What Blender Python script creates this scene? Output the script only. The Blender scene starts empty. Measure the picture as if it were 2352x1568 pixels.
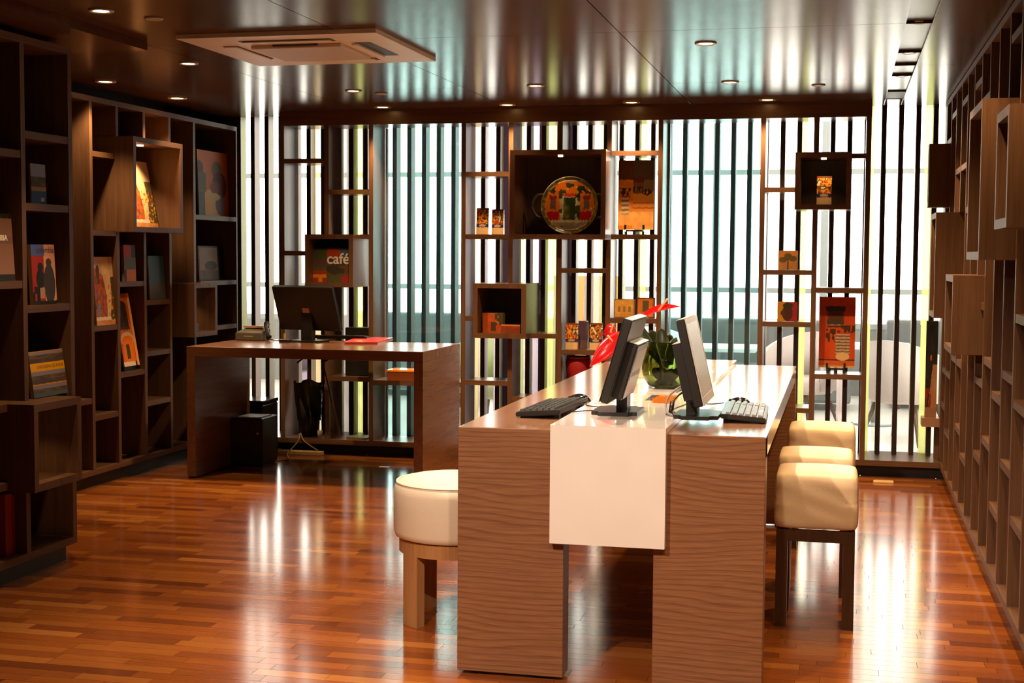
import bpy, bmesh, math, random
from mathutils import Vector, Matrix, Euler
random.seed(7)
S = bpy.context.scene
COL = S.collection
# ------------------------------------------------------------------ camera
FPX, YAW, PIT, ROL, CAMH = 3208.5, .23183, .06204, .00634, 1.5
_F = Vector((-math.sin(YAW)*math.cos(PIT), math.cos(YAW)*math.cos(PIT), -math.sin(PIT)))
_R = Vector((math.cos(YAW), math.sin(YAW), 0)); _U = _R.cross(_F)
CR = _R*math.cos(ROL)+_U*math.sin(ROL); CU = _U*math.cos(ROL)-_R*math.sin(ROL)
CO = Vector((0, 0, CAMH))
cam = bpy.data.cameras.new('camera'); camo = bpy.data.objects.new('camera', cam); COL.objects.link(camo)
cam.sensor_fit = 'HORIZONTAL'; cam.sensor_width = 36; cam.lens = FPX*36/2352; cam.clip_start = .05; cam.clip_end = 200
m = Matrix((CR, CU, -_F)).transposed().to_4x4(); m.translation = CO; camo.matrix_world = m
S.camera = camo
# ------------------------------------------------------------------ world, exposure
w = bpy.data.worlds.new('World'); S.world = w; w.use_nodes = True
bg = w.node_tree.nodes['Background']; bg.inputs[0].default_value = (1, .92, .79, 1); bg.inputs[1].default_value = 9.0
S.view_settings.view_transform = 'Standard'; S.view_settings.look = 'None'; S.view_settings.gamma = 1
S.view_settings.use_curve_mapping = False; S.view_settings.exposure = 0.0
WARM = (1.0, .62, .30)
SPOT_W = 170.0

# ------------------------------------------------------------------ pixel rays (2352 x 1568 frame)
def ray(px, py): return _F + CR*((px-1176)/FPX) - CU*((py-784)/FPX)
def onX(px, py, X): d = ray(px, py); return CO + d*((X-CO.x)/d.x)
def onY(px, py, Y): d = ray(px, py); return CO + d*((Y-CO.y)/d.y)
def onZ(px, py, Z): d = ray(px, py); return CO + d*((Z-CO.z)/d.z)
def proj(p):
    v = Vector(p)-CO; z = v.dot(_F)
    return 1176+FPX*v.dot(CR)/z, 784-FPX*v.dot(CU)/z, z

# ------------------------------------------------------------------ materials
def lin(c):
    return tuple(((x/255)/12.92 if x/255 <= .04045 else ((x/255+.055)/1.055)**2.4) for x in c)
def newmat(name):
    mt = bpy.data.materials.new(name); mt.use_nodes = True
    nt = mt.node_tree; return mt, nt, nt.nodes, nt.links, nt.nodes['Principled BSDF']
MATS = {}
def plain(name, col, rough=.5, metal=0, coat=0, spec=.5, bump=0, bscale=60):
    if name in MATS: return MATS[name]
    mt, nt, N, L, b = newmat(name)
    b.inputs['Roughness'].default_value = rough; b.inputs['Metallic'].default_value = metal
    b.inputs['Coat Weight'].default_value = coat; b.inputs['Specular IOR Level'].default_value = spec
    tc = N.new('ShaderNodeTexCoord'); nz = N.new('ShaderNodeTexNoise'); nz.inputs['Scale'].default_value = bscale
    L.new(tc.outputs['Object'], nz.inputs['Vector'])
    mx = N.new('ShaderNodeMixRGB'); mx.inputs[1].default_value = (*[c*.92 for c in col], 1); mx.inputs[2].default_value = (*[min(1, c*1.06) for c in col], 1)
    L.new(nz.outputs[0], mx.inputs[0]); L.new(mx.outputs[0], b.inputs['Base Color'])
    if bump:
        bp = N.new('ShaderNodeBump'); bp.inputs['Strength'].default_value = bump; bp.inputs['Distance'].default_value = .002
        L.new(nz.outputs[0], bp.inputs['Height']); L.new(bp.outputs[0], b.inputs['Normal'])
    MATS[name] = mt; return mt
def wood(name, c1, c2, axis=2, rough=.35, scale=1.0, coat=0.0, figure=.5, spec=.5, tint=None):
    """veneer: grain runs along axis (world position based)"""
    if name in MATS: return MATS[name]
    mt, nt, N, L, b = newmat(name)
    g = N.new('ShaderNodeNewGeometry'); mp = N.new('ShaderNodeMapping')
    sc = [26*scale]*3; sc[axis] = 1.3*scale; mp.inputs['Scale'].default_value = sc
    L.new(g.outputs['Position'], mp.inputs[0])
    n1 = N.new('ShaderNodeTexNoise'); n1.inputs['Scale'].default_value = 1; n1.inputs['Detail'].default_value = 6; n1.inputs['Distortion'].default_value = 1.2*figure
    L.new(mp.outputs[0], n1.inputs['Vector'])
    mp2 = N.new('ShaderNodeMapping'); sc2 = [170*scale]*3; sc2[axis] = 5*scale; mp2.inputs['Scale'].default_value = sc2
    L.new(g.outputs['Position'], mp2.inputs[0])
    n2 = N.new('ShaderNodeTexNoise'); n2.inputs['Scale'].default_value = 1; n2.inputs['Detail'].default_value = 3
    L.new(mp2.outputs[0], n2.inputs['Vector'])
    r = N.new('ShaderNodeValToRGB'); r.color_ramp.elements[0].position = .33; r.color_ramp.elements[1].position = .68
    r.color_ramp.elements[0].color = (*c1, 1); r.color_ramp.elements[1].color = (*c2, 1)
    ad = N.new('ShaderNodeMath'); ad.operation = 'MULTIPLY_ADD'; ad.inputs[1].default_value = .45; L.new(n2.outputs[0], ad.inputs[0])
    sb = N.new('ShaderNodeMath'); sb.operation = 'MULTIPLY'; sb.inputs[1].default_value = .55; L.new(n1.outputs[0], sb.inputs[0]); L.new(sb.outputs[0], ad.inputs[2])
    L.new(ad.outputs[0], r.inputs[0]); L.new(r.outputs[0], b.inputs['Base Color'])
    b.inputs['Roughness'].default_value = rough; b.inputs['Coat Weight'].default_value = coat; b.inputs['Coat Roughness'].default_value = .08
    b.inputs['Specular IOR Level'].default_value = spec
    if tint: b.inputs['Specular Tint'].default_value = (*tint, 1)
    bp = N.new('ShaderNodeBump'); bp.inputs['Strength'].default_value = .08; bp.inputs['Distance'].default_value = .001
    L.new(n2.outputs[0], bp.inputs['Height']); L.new(bp.outputs[0], b.inputs['Normal'])
    MATS[name] = mt; return mt
def printed(name, rough=.4, coat=0):
    """flat print: colours come from the sheet's own colour attribute"""
    if name in MATS: return MATS[name]
    mt, nt, N, L, b = newmat(name)
    a = N.new('ShaderNodeAttribute'); a.attribute_name = 'ink'; L.new(a.outputs['Color'], b.inputs['Base Color'])
    b.inputs['Roughness'].default_value = rough; b.inputs['Coat Weight'].default_value = coat; b.inputs['Specular IOR Level'].default_value = .25
    MATS[name] = mt; return mt
def emit(name, col, st):
    if name in MATS: return MATS[name]
    mt, nt, N, L, b = newmat(name)
    b.inputs['Base Color'].default_value = (0, 0, 0, 1)
    b.inputs['Emission Color'].default_value = (*col, 1); b.inputs['Emission Strength'].default_value = st
    MATS[name] = mt; return mt
def pane(name, tint, frost=.45, gloss=True):
    if name in MATS: return MATS[name]
    mt, nt, N, L, b = newmat(name); N.remove(b); out = N['Material Output']
    tr = N.new('ShaderNodeBsdfTransparent'); tr.inputs[0].default_value = (*tint, 1)
    tl = N.new('ShaderNodeBsdfTranslucent'); tl.inputs[0].default_value = (*tint, 1)
    tc = N.new('ShaderNodeNewGeometry'); mp = N.new('ShaderNodeMapping'); mp.inputs['Scale'].default_value = (160, 1, .02)
    nz = N.new('ShaderNodeTexNoise'); nz.inputs['Scale'].default_value = 1; nz.inputs['Detail'].default_value = 2
    L.new(tc.outputs['Position'], mp.inputs[0]); L.new(mp.outputs[0], nz.inputs['Vector'])
    mr = N.new('ShaderNodeMapRange'); mr.inputs['To Min'].default_value = max(0, frost-.2); mr.inputs['To Max'].default_value = min(1, frost+(.2 if frost > .1 else .01))
    L.new(nz.outputs[0], mr.inputs[0])
    mx = N.new('ShaderNodeMixShader'); L.new(mr.outputs[0], mx.inputs[0]); L.new(tr.outputs[0], mx.inputs[1]); L.new(tl.outputs[0], mx.inputs[2])
    gl = N.new('ShaderNodeBsdfGlossy'); gl.inputs['Roughness'].default_value = .02
    fr = N.new('ShaderNodeFresnel'); fr.inputs['IOR'].default_value = 1.45
    m2 = N.new('ShaderNodeMixShader'); L.new(fr.outputs[0], m2.inputs[0]); L.new(mx.outputs[0], m2.inputs[1]); L.new(gl.outputs[0], m2.inputs[2])
    L.new(m2.outputs[0], out.inputs[0]); MATS[name] = mt; return mt

SHELF = wood('shelf_veneer', (.088, .042, .020), (.155, .080, .041), 2, .30)
SHELFH = wood('shelf_veneer_flat', (.088, .042, .020), (.155, .080, .041), 0, .30)
SHELFY = wood('shelf_veneer_side', (.088, .042, .020), (.155, .080, .041), 1, .34)
SIDEV = wood('side_shelf_veneer', (.088, .042, .020), (.155, .080, .041), 2, .5, 1, 0, .5, .2)
SIDEY = wood('side_shelf_veneer_flat', (.088, .042, .020), (.155, .080, .041), 1, .5, 1, 0, .5, .2)
BACKP = wood('shelf_back_panel', (.055, .028, .016), (.085, .045, .026), 2, .5)
TABLE0 = wood('table_veneer', (.13, .056, .030), (.29, .145, .085), 0, .3, 1.0, 0, 2.0)
def cathedral(name, c1, c2, c3, rough):
    """flat sawn veneer, grain along x: nested arches plus fine pores"""
    mt, nt, N, L, b = newmat(name)
    g = N.new('ShaderNodeNewGeometry'); mp = N.new('ShaderNodeMapping'); mp.inputs['Scale'].default_value = (.42, 1, 1.5); L.new(g.outputs['Position'], mp.inputs[0])
    nz = N.new('ShaderNodeTexNoise'); nz.inputs['Scale'].default_value = 2.3; nz.inputs['Detail'].default_value = 2.5; nz.inputs['Roughness'].default_value = .45; L.new(mp.outputs[0], nz.inputs['Vector'])
    sp = N.new('ShaderNodeSeparateXYZ'); L.new(g.outputs['Position'], sp.inputs[0])
    m1 = N.new('ShaderNodeMath'); m1.operation = 'MULTIPLY'; m1.inputs[1].default_value = 46; L.new(sp.outputs['Z'], m1.inputs[0])
    m2 = N.new('ShaderNodeMath'); m2.operation = 'MULTIPLY_ADD'; m2.inputs[1].default_value = 9; L.new(nz.outputs[0], m2.inputs[0]); L.new(m1.outputs[0], m2.inputs[2])
    fr = N.new('ShaderNodeMath'); fr.operation = 'FRACT'; L.new(m2.outputs[0], fr.inputs[0])
    r = N.new('ShaderNodeValToRGB'); e = r.color_ramp.elements; e[0].position = 0; e[0].color = (*c2, 1); e[1].position = 1; e[1].color = (*c1, 1)
    q = e.new(.6); q.color = (*c3, 1); q = e.new(.9); q.color = (*c1, 1)
    L.new(fr.outputs[0], r.inputs[0])
    mp2 = N.new('ShaderNodeMapping'); mp2.inputs['Scale'].default_value = (9, 60, 330); L.new(g.outputs['Position'], mp2.inputs[0])
    n2 = N.new('ShaderNodeTexNoise'); n2.inputs['Scale'].default_value = 1; n2.inputs['Detail'].default_value = 3; L.new(mp2.outputs[0], n2.inputs['Vector'])
    r2 = N.new('ShaderNodeValToRGB'); r2.color_ramp.elements[0].position = .3; r2.color_ramp.elements[0].color = (.72, .66, .6, 1); r2.color_ramp.elements[1].position = .65; r2.color_ramp.elements[1].color = (1.08, 1.08, 1.08, 1); L.new(n2.outputs[0], r2.inputs[0])
    mx = N.new('ShaderNodeMixRGB'); mx.blend_type = 'MULTIPLY'; mx.inputs[0].default_value = .9; L.new(r.outputs[0], mx.inputs[1]); L.new(r2.outputs[0], mx.inputs[2]); L.new(mx.outputs[0], b.inputs['Base Color'])
    b.inputs['Roughness'].default_value = rough; return mt
TABLE = cathedral('table_cathedral', (.195, .086, .040), (.270, .130, .062), (.260, .124, .059), .36)
TABLEY = wood('table_veneer_top', (.20, .10, .05), (.29, .15, .08), 1, .16, .8, 0, .6)
DESKW = wood('desk_veneer', (.13, .056, .026), (.20, .09, .042), 0, .26)
DESKS = wood('desk_side_veneer', (.13, .056, .026), (.20, .09, .042), 1, .26)
DARKW = wood('stool_dark_wood', (.05, .024, .013), (.085, .042, .022), 2, .3)
OAK = wood('stool_oak', (.36, .17, .06), (.52, .27, .11), 2, .35)
FINM = wood('fin_dark_wood', (.028, .018, .014), (.05, .032, .024), 2, .35)
CEIL = wood('ceiling_veneer', (.085, .040, .018), (.115, .056, .026), 0, .21, 1, 0, .5, .05, (1, .84, .62))
BLACKP = plain('black_plastic', (.012, .012, .012), .38)
BLACKG = plain('black_gloss_plastic', (.008, .008, .009), .14)
GREYP = plain('grey_plastic', (.42, .40, .37), .45)
SILVER = plain('silver_plastic', (.55, .53, .50), .35)
LEATHER = plain('cream_leather', (.80, .63, .40), .42, bump=.25, bscale=220)
LEATHER2 = plain('ivory_leather', (.82, .72, .55), .40, bump=.2, bscale=220)
LACQ = plain('white_lacquer', (.86, .82, .77), .13, coat=.6, bscale=5)
PLINTH = plain('plinth_black', (.018, .014, .012), .5)
ACW = plain('ac_white', (.95, .86, .70), .45, bscale=8)
INK = printed('printed_ink', .6); INKG = printed('printed_gloss', .18, .4)
PAPER = plain('paper', (.80, .76, .68), .6)
LAMPGOLD = plain('lamp_glow_gold', (.55, .33, .10), .4, metal=.6)

# ------------------------------------------------------------------ mesh helpers
def meshobj(name, bm, mat, parent=None, smooth=False):
    me = bpy.data.meshes.new(name); bm.to_mesh(me); bm.free()
    if mat is not None: me.materials.append(mat)
    if smooth:
        for p in me.polygons: p.use_smooth = True
    o = bpy.data.objects.new(name, me); COL.objects.link(o)
    if parent is not None: attach(o, parent)
    return o
def wmat(o):
    mm = o.matrix_basis.copy()
    if o.parent: mm = wmat(o.parent) @ o.matrix_parent_inverse @ mm
    return mm
def attach(o, parent):
    o.parent = parent; o.matrix_parent_inverse = wmat(parent).inverted()
def bmbox(bm, x0, x1, y0, y1, z0, z1):
    vs = [bm.verts.new((x, y, z)) for z in (z0, z1) for y in (y0, y1) for x in (x0, x1)]
    for f in ((0, 2, 3, 1), (4, 5, 7, 6), (0, 1, 5, 4), (2, 6, 7, 3), (0, 4, 6, 2), (1, 3, 7, 5)): bm.faces.new([vs[i] for i in f])
    return vs
def box(name, x0, x1, y0, y1, z0, z1, mat, parent=None, bevel=0, seg=1):
    x0, x1 = sorted((x0, x1)); y0, y1 = sorted((y0, y1)); z0, z1 = sorted((z0, z1))
    c = Vector(((x0+x1)/2, (y0+y1)/2, (z0+z1)/2)); bm = bmesh.new()
    bmbox(bm, x0-c.x, x1-c.x, y0-c.y, y1-c.y, z0-c.z, z1-c.z)
    if bevel: bmesh.ops.bevel(bm, geom=bm.edges[:], offset=bevel, segments=seg, profile=.5, affect='EDGES')
    o = meshobj(name, bm, mat, None, False); o.location = c
    if parent is not None: attach(o, parent)
    return o
def boxes(name, lst, mat, parent=None):
    """several abutting boxes that make one part"""
    c = Vector((sum(b[0]+b[1] for b in lst)/2/len(lst), sum(b[2]+b[3] for b in lst)/2/len(lst), sum(b[4]+b[5] for b in lst)/2/len(lst)))
    bm = bmesh.new()
    for b in lst: bmbox(bm, b[0]-c.x, b[1]-c.x, b[2]-c.y, b[3]-c.y, b[4]-c.z, b[5]-c.z)
    o = meshobj(name, bm, mat); o.location = c
    if parent is not None: attach(o, parent)
    return o
def cyl(name, c, r, h, mat, parent=None, seg=24, r2=None, axis='Z', smooth=True):
    bm = bmesh.new(); bmesh.ops.create_cone(bm, cap_ends=True, segments=seg, radius1=r, radius2=r if r2 is None else r2, depth=h)
    if axis == 'X': bmesh.ops.rotate(bm, verts=bm.verts, matrix=Matrix.Rotation(math.pi/2, 3, 'Y'))
    if axis == 'Y': bmesh.ops.rotate(bm, verts=bm.verts, matrix=Matrix.Rotation(math.pi/2, 3, 'X'))
    o = meshobj(name, bm, mat); o.location = c
    if smooth:
        for p in o.data.polygons: p.use_smooth = len(p.vertices) == 4
    if parent is not None: attach(o, parent)
    return o
def lathe(name, prof, mat, loc, parent=None, seg=40, smooth=True):
    bm = bmesh.new(); rings = []
    for r, z in prof:
        if r < 1e-5: rings.append([bm.verts.new((0, 0, z))])
        else: rings.append([bm.verts.new((r*math.cos(2*math.pi*i/seg), r*math.sin(2*math.pi*i/seg), z)) for i in range(seg)])
    for a, b in zip(rings, rings[1:]):
        for i in range(seg):
            j = (i+1) % seg
            if len(a) == 1 and len(b) == 1: continue
            if len(a) == 1: bm.faces.new((a[0], b[j], b[i]))
            elif len(b) == 1: bm.faces.new((a[i], a[j], b[0]))
            else: bm.faces.new((a[i], a[j], b[j], b[i]))
    bmesh.ops.recalc_face_normals(bm, faces=bm.faces)
    o = meshobj(name, bm, mat, None, smooth); o.location = loc
    if parent is not None: attach(o, parent)
    return o
def smoothpts(pts, n=8):
    P = [Vector(p) for p in pts]; out = []
    for i in range(len(P)-1):
        a, b, c, d = P[max(0, i-1)], P[i], P[i+1], P[min(len(P)-1, i+2)]
        for k in range(n):
            t = k/n
            out.append(.5*((2*b)+(c-a)*t+(2*a-5*b+4*c-d)*t*t+(3*b-a-3*c+d)*t**3))
    return out+[P[-1]]
def tube(name, pts, r, mat, parent=None, seg=8, n=6):
    P = smoothpts(pts, n) if n > 1 else [Vector(p) for p in pts]; c0 = P[0].copy(); bm = bmesh.new(); rings = []
    for i, p in enumerate(P):
        t = (P[min(i+1, len(P)-1)]-P[max(i-1, 0)]).normalized()
        s = t.cross(Vector((0, 0, 1)));
        if s.length < .05: s = t.cross(Vector((0, 1, 0)))
        s.normalize(); u = s.cross(t)
        rr = r if not callable(r) else r(i/(len(P)-1))
        rings.append([bm.verts.new(p-c0+s*rr*math.cos(2*math.pi*k/seg)+u*rr*math.sin(2*math.pi*k/seg)) for k in range(seg)])
    for a, b in zip(rings, rings[1:]):
        for k in range(seg): bm.faces.new((a[k], a[(k+1) % seg], b[(k+1) % seg], b[k]))
    bm.faces.new(rings[0][::-1]); bm.faces.new(rings[-1])
    bmesh.ops.recalc_face_normals(bm, faces=bm.faces)
    o = meshobj(name, bm, mat, None, True); o.location = c0
    if parent is not None: attach(o, parent)
    return o
def tag(o, label, cat, group=None, kind=None):
    o['label'] = label; o['category'] = cat
    if group: o['group'] = group
    if kind: o['kind'] = kind
    return o
def thing(name, loc, label, cat, group=None, rz=0):
    o = bpy.data.objects.new(name, None); COL.objects.link(o); o.location = loc; o.rotation_euler = (0, 0, rz); o.empty_display_size = .1
    return tag(o, label, cat, group)
def struct(o): o['kind'] = 'structure'; return o
def place(o, loc, rx=0, rz=0, parent=None):
    o.location = loc; o.rotation_euler = (rx, 0, rz)
    if parent is not None: attach(o, parent)
    return o
# printed sheet: local x right, z up, front towards -y, origin at the bottom centre of its back
def sheet(name, wd, ht, fn, th=.012, nx=30, ny=40, mat=None, thick=None, parent=None):
    nx, ny = int(nx*2.2), int(ny*2.2); cache = {}
    def col(i, j):
        if (i, j) not in cache:
            u, v = i/nx, j/ny; a = math.sin(u*61+v*23)*math.sin(v*47-u*31)
            cache[(i, j)] = (*lin(fn(min(.999, max(.001, u+.002*a)), min(.999, max(.001, v+.002*math.cos(u*33+v*27))))), 1)
        return cache[(i, j)]
    def setc(f, c):
        for l in f.loops: l[ink] = (*lin(c), 1)
    bm = bmesh.new(); ink = bm.loops.layers.float_color.new('ink'); G = [[], []]
    for side in (0, 1):
        for j in range(ny+1):
            row = []
            for i in range(nx+1):
                if side and thick is None and not (i in (0, nx) and j in (0, ny)): row.append(None); continue
                u, v = i/nx, j/ny; t = th if thick is None else thick(u, v)
                row.append(bm.verts.new(((u-.5)*wd, (-t if side == 0 else 0) if thick is None else (-t/2-th if side == 0 else t/2-th), v*ht)))
            G[side].append(row)
    for j in range(ny):
        for i in range(nx):
            q = ((i, j), (i+1, j), (i+1, j+1), (i, j+1))
            f = bm.faces.new([G[0][b][a] for a, b in q])
            for l, (a, b) in zip(f.loops, q): l[ink] = col(a, b)
            if thick is not None:
                q = q[::-1]; f = bm.faces.new([G[1][b][a] for a, b in q])
                for l, (a, b) in zip(f.loops, q): l[ink] = col(a, b)
    if thick is None:
        b = [G[1][0][0], G[1][0][nx], G[1][ny][nx], G[1][ny][0]]
        setc(bm.faces.new(b[::-1]), (60, 50, 40))
        for e in ([G[0][0][i] for i in range(nx+1)]+[b[1], b[0]], [G[0][j][nx] for j in range(ny+1)]+[b[2], b[1]],
                  [G[0][ny][i] for i in range(nx, -1, -1)]+[b[3], b[2]], [G[0][j][0] for j in range(ny, -1, -1)]+[b[0], b[3]]):
            setc(bm.faces.new(e[::-1]), (120, 90, 60))
    else:
        for j in range(ny):
            for i in (0, nx): setc(bm.faces.new((G[0][j][i], G[1][j][i], G[1][j+1][i], G[0][j+1][i])), fn(.02 if i == 0 else .98, (j+.5)/ny))
        for i in range(nx):
            for j in (0, ny): setc(bm.faces.new((G[0][j][i], G[1][j][i], G[1][j][i+1], G[0][j][i+1])), fn((i+.5)/nx, .01 if j == 0 else .99))
    bmesh.ops.recalc_face_normals(bm, faces=bm.faces)
    return meshobj(name, bm, mat or INK, parent)
def text(body, size, mat, parent, loc, rx=math.pi/2, rz=0, name='lettering', align='LEFT', bold=0):
    cu = bpy.data.curves.new(name, 'FONT'); cu.body = body; cu.size = size; cu.extrude = .0004; cu.align_x = align; cu.offset = bold
    t = bpy.data.objects.new(name+'_tmp', cu); COL.objects.link(t)
    bpy.context.view_layer.update()
    me = bpy.data.meshes.new_from_object(t.evaluated_get(bpy.context.evaluated_depsgraph_get()))
    bpy.data.objects.remove(t); bpy.data.curves.remove(cu)
    me.name = name; me.materials.clear(); me.materials.append(mat)
    o = bpy.data.objects.new(name, me); COL.objects.link(o); o.parent = parent; o.location = loc; o.rotation_euler = (rx, 0, rz)
    return o
# ================================================================== SETTING
CZ = 2.55                      # ceiling height
XL, XR = -4.6, .66             # front planes of the side shelving
XN = -3.61                     # front plane of the near left shelving
YB = 9.75                      # front plane of the back lattice
YF = 10.08                     # front of the fins
# --- floor: glued strips of parquet over a dark sub floor
floor = box('floor', -5.05, 1.05, -2.6, 9.86, -.06, -.006, plain('subfloor', (.05, .02, .01), .6)); struct(floor)
def plankmat(name, obj):
    mt, nt, N, L, b = newmat(name)
    if obj:
        a = N.new('ShaderNodeObjectInfo'); val = a.outputs['Random']
    else:
        a = N.new('ShaderNodeAttribute'); a.attribute_name = 'tone'; val = a.outputs['Fac']
    g = N.new('ShaderNodeNewGeometry'); mp = N.new('ShaderNodeMapping'); mp.inputs['Scale'].default_value = (5, 130, 1)
    L.new(g.outputs['Position'], mp.inputs[0]); nz = N.new('ShaderNodeTexNoise'); nz.inputs['Scale'].default_value = 1; nz.inputs['Detail'].default_value = 4
    L.new(mp.outputs[0], nz.inputs['Vector'])
    r = N.new('ShaderNodeValToRGB'); e = r.color_ramp.elements
    e[0].position = 0; e[0].color = (.13, .036, .010, 1); e[1].position = 1; e[1].color = (.42, .16, .035, 1)
    for p, c in ((.12, (.21, .058, .014, 1)), (.6, (.30, .088, .016, 1)), (.9, (.34, .115, .022, 1))): q = e.new(p); q.color = c
    L.new(val, r.inputs[0])
    mx = N.new('ShaderNodeMixRGB'); mx.blend_type = 'MULTIPLY'; mx.inputs[0].default_value = .55
    r2 = N.new('ShaderNodeValToRGB'); r2.color_ramp.elements[0].position = .25; r2.color_ramp.elements[0].color = (.55, .5, .45, 1); r2.color_ramp.elements[1].position = .7; r2.color_ramp.elements[1].color = (1, 1, 1, 1)
    L.new(nz.outputs[0], r2.inputs[0]); L.new(r.outputs[0], mx.inputs[1]); L.new(r2.outputs[0], mx.inputs[2]); L.new(mx.outputs[0], b.inputs['Base Color'])
    b.inputs['Roughness'].default_value = .145; b.inputs['Specular IOR Level'].default_value = .55
    return mt
PL1, PL2 = plankmat('parquet_strip', True), plankmat('parquet_strip_far', False)
pl = []
y = 3.2; row = 0
while y < 9.84:
    x = -5.0 - random.random()*.4
    while x < 1.02:
        ln = random.choice((.28, .34, .42, .5)); x1 = min(x+ln, 1.03)
        pl.append((max(x, -5.03), x1, y, min(y+.068, 9.855))); x = x1
    y += .068; row += 1
def vis(p):
    q = proj(((p[0]+p[1])/2, (p[2]+p[3])/2, 0)); return 0 < q[0] < 2352 and 0 < q[1] < 1566
def open_floor(p):
    x, yy = (p[0]+p[1])/2, (p[2]+p[3])/2
    if x < XN and yy < 6.05 or x < XL or x > XR: return False
    q = proj((x, yy, 0))
    return not (1040 < q[0] < 1765 and q[1] < 1540 and (q[0] < 1300 or q[0] > 1490))
big = sorted([p for p in pl if vis(p) and open_floor(p)], key=lambda p: p[2])[:300]; bigset = set(big)
bm = bmesh.new(); bmbox(bm, -.5, .5, -.5, .5, -1, 0); unit = bpy.data.meshes.new('floor_strip'); bm.to_mesh(unit); bm.free(); unit.materials.append(PL1)
gp = .0008
for p in big:
    o = bpy.data.objects.new('floor_strip', unit); COL.objects.link(o)
    o.location = ((p[0]+p[1])/2, (p[2]+p[3])/2, 0); o.scale = (p[1]-p[0]-gp*2, p[3]-p[2]-gp*2, .008); attach(o, floor)
bm = bmesh.new(); tl = bm.faces.layers.float.new('tone')
for p in pl:
    if p in bigset: continue
    t = random.random(); n0 = len(bm.faces)
    vs = [bm.verts.new(v) for v in ((p[0]+gp, p[2]+gp, 0), (p[1]-gp, p[2]+gp, 0), (p[1]-gp, p[3]-gp, 0), (p[0]+gp, p[3]-gp, 0), (p[0]+gp, p[2]+gp, -.008), (p[1]-gp, p[2]+gp, -.008), (p[1]-gp, p[3]-gp, -.008), (p[0]+gp, p[3]-gp, -.008))]
    for f in ((0, 1, 2, 3), (0, 4, 5, 1), (1, 5, 6, 2), (2, 6, 7, 3), (3, 7, 4, 0)):
        fc = bm.faces.new([vs[i] for i in f]); fc[tl] = t
o = meshobj('far_floor_strips', bm, PL2, floor); o['kind'] = 'stuff'
# --- walls
WALLM = wood('wall_veneer', (.10, .05, .026), (.15, .08, .042), 2, .45)
wl = struct(box('wall_left', -5.12, -5.0, -2.6, 10.3, -.02, CZ, WALLM))
struct(box('wall_left_return', -5.0, -3.98, -2.6, 6.05, 0, CZ-.045, WALLM))
struct(box('wall_back_left', -5.0, -4.605, 10.17, 10.3, 0, CZ, WALLM)); struct(box('wall_back_right', .665, .98, 9.9, 10.1, 0, CZ, WALLM))
struct(box('wall_right', .98, 1.1, -2.6, 10.1, -.02, CZ, WALLM))
struct(box('light_block_wall_front', -5.1, 1.1, -2.72, -2.6, -.02, CZ, plain('light_block_paint', (.42, .36, .29), .7)))  # unseen closing wall, added to keep outside light from flooding in
# --- ceiling: veneer panels with shadow gaps, light channel on the right
ceiling = struct(box('ceiling', -5.12, 1.1, -2.72, 10.3, CZ+.07, CZ+.12, plain('ceiling_void', (.01, .008, .006), .8)))
chx0, chx1 = .255, .37
xs = [-5.1, -3.45, -2.35, -1.05, chx0]
ys = [-2.7, -.9, 1.5, 3.9, 6.6, 8.6, 9.735, 10.3]
def panel(x0, x1, y0, y1, z=CZ): box('ceiling_panel', x0+.0025, x1-.0025, y0+.0025, y1-.0025, z, z+.025, CEIL, ceiling)
AC = (-3.155, -2.14, 6.26, 7.25)
for a, b in zip(xs, xs[1:]):
    for c, d in zip(ys, ys[1:]): panel(a, b, c, d)
ys2 = [-2.7, 1.5, 4.9, 8.05, 10.3]
for c, d in zip(ys2, ys2[1:]): panel(chx1, 1.08, c, d)
panel(chx0, chx1, 9.735, 10.3)
CHM = wood('channel_veneer', (.075, .038, .019), (.105, .054, .027), 1, .3)
channel = struct(bpy.data.objects.new('trim_4', None)); COL.objects.link(channel); channel.location = (.31, 7.0, CZ)
box('channel_back', chx0-.001, chx1+.001, -2.5, 9.735, CZ+.014, CZ+.03, CHM, channel)
box('channel_side', chx0-.012, chx0, -2.5, 9.735, CZ+.001, CZ+.03, CHM, channel); box('channel_side', chx1, chx1+.012, -2.5, 9.735, CZ+.001, CZ+.03, CHM, channel)
for yy in (5.2, 6.62, 7.55, 8.05, 8.5): box('divider', chx0, chx1, yy, yy+.008, CZ+.001, CZ+.0138, PLINTH, channel)
box('end_cap', chx0, chx1, 9.34, 9.735, CZ+.004, CZ+.0138, PLINTH, channel)
sof = struct(box('trim_1', -5.0, -3.40, -2.6, 6.44, CZ-.045, CZ-.001, CEIL))
# --- header and base of the back lattice
def bx(px): return onY(px, 450, YB).x
struct(box('trim_2', bx(643), bx(1999.5), YB, YF-.02, 2.44, CZ-.002, SHELFH))
base = struct(box('trim_3', -4.6, .66, YB, YF+.16, .082, .12, SHELFH))
struct(box('baseboard_back', -5.0, 1.0, 9.85, YF+.15, 0, .081, PLINTH))
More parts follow.
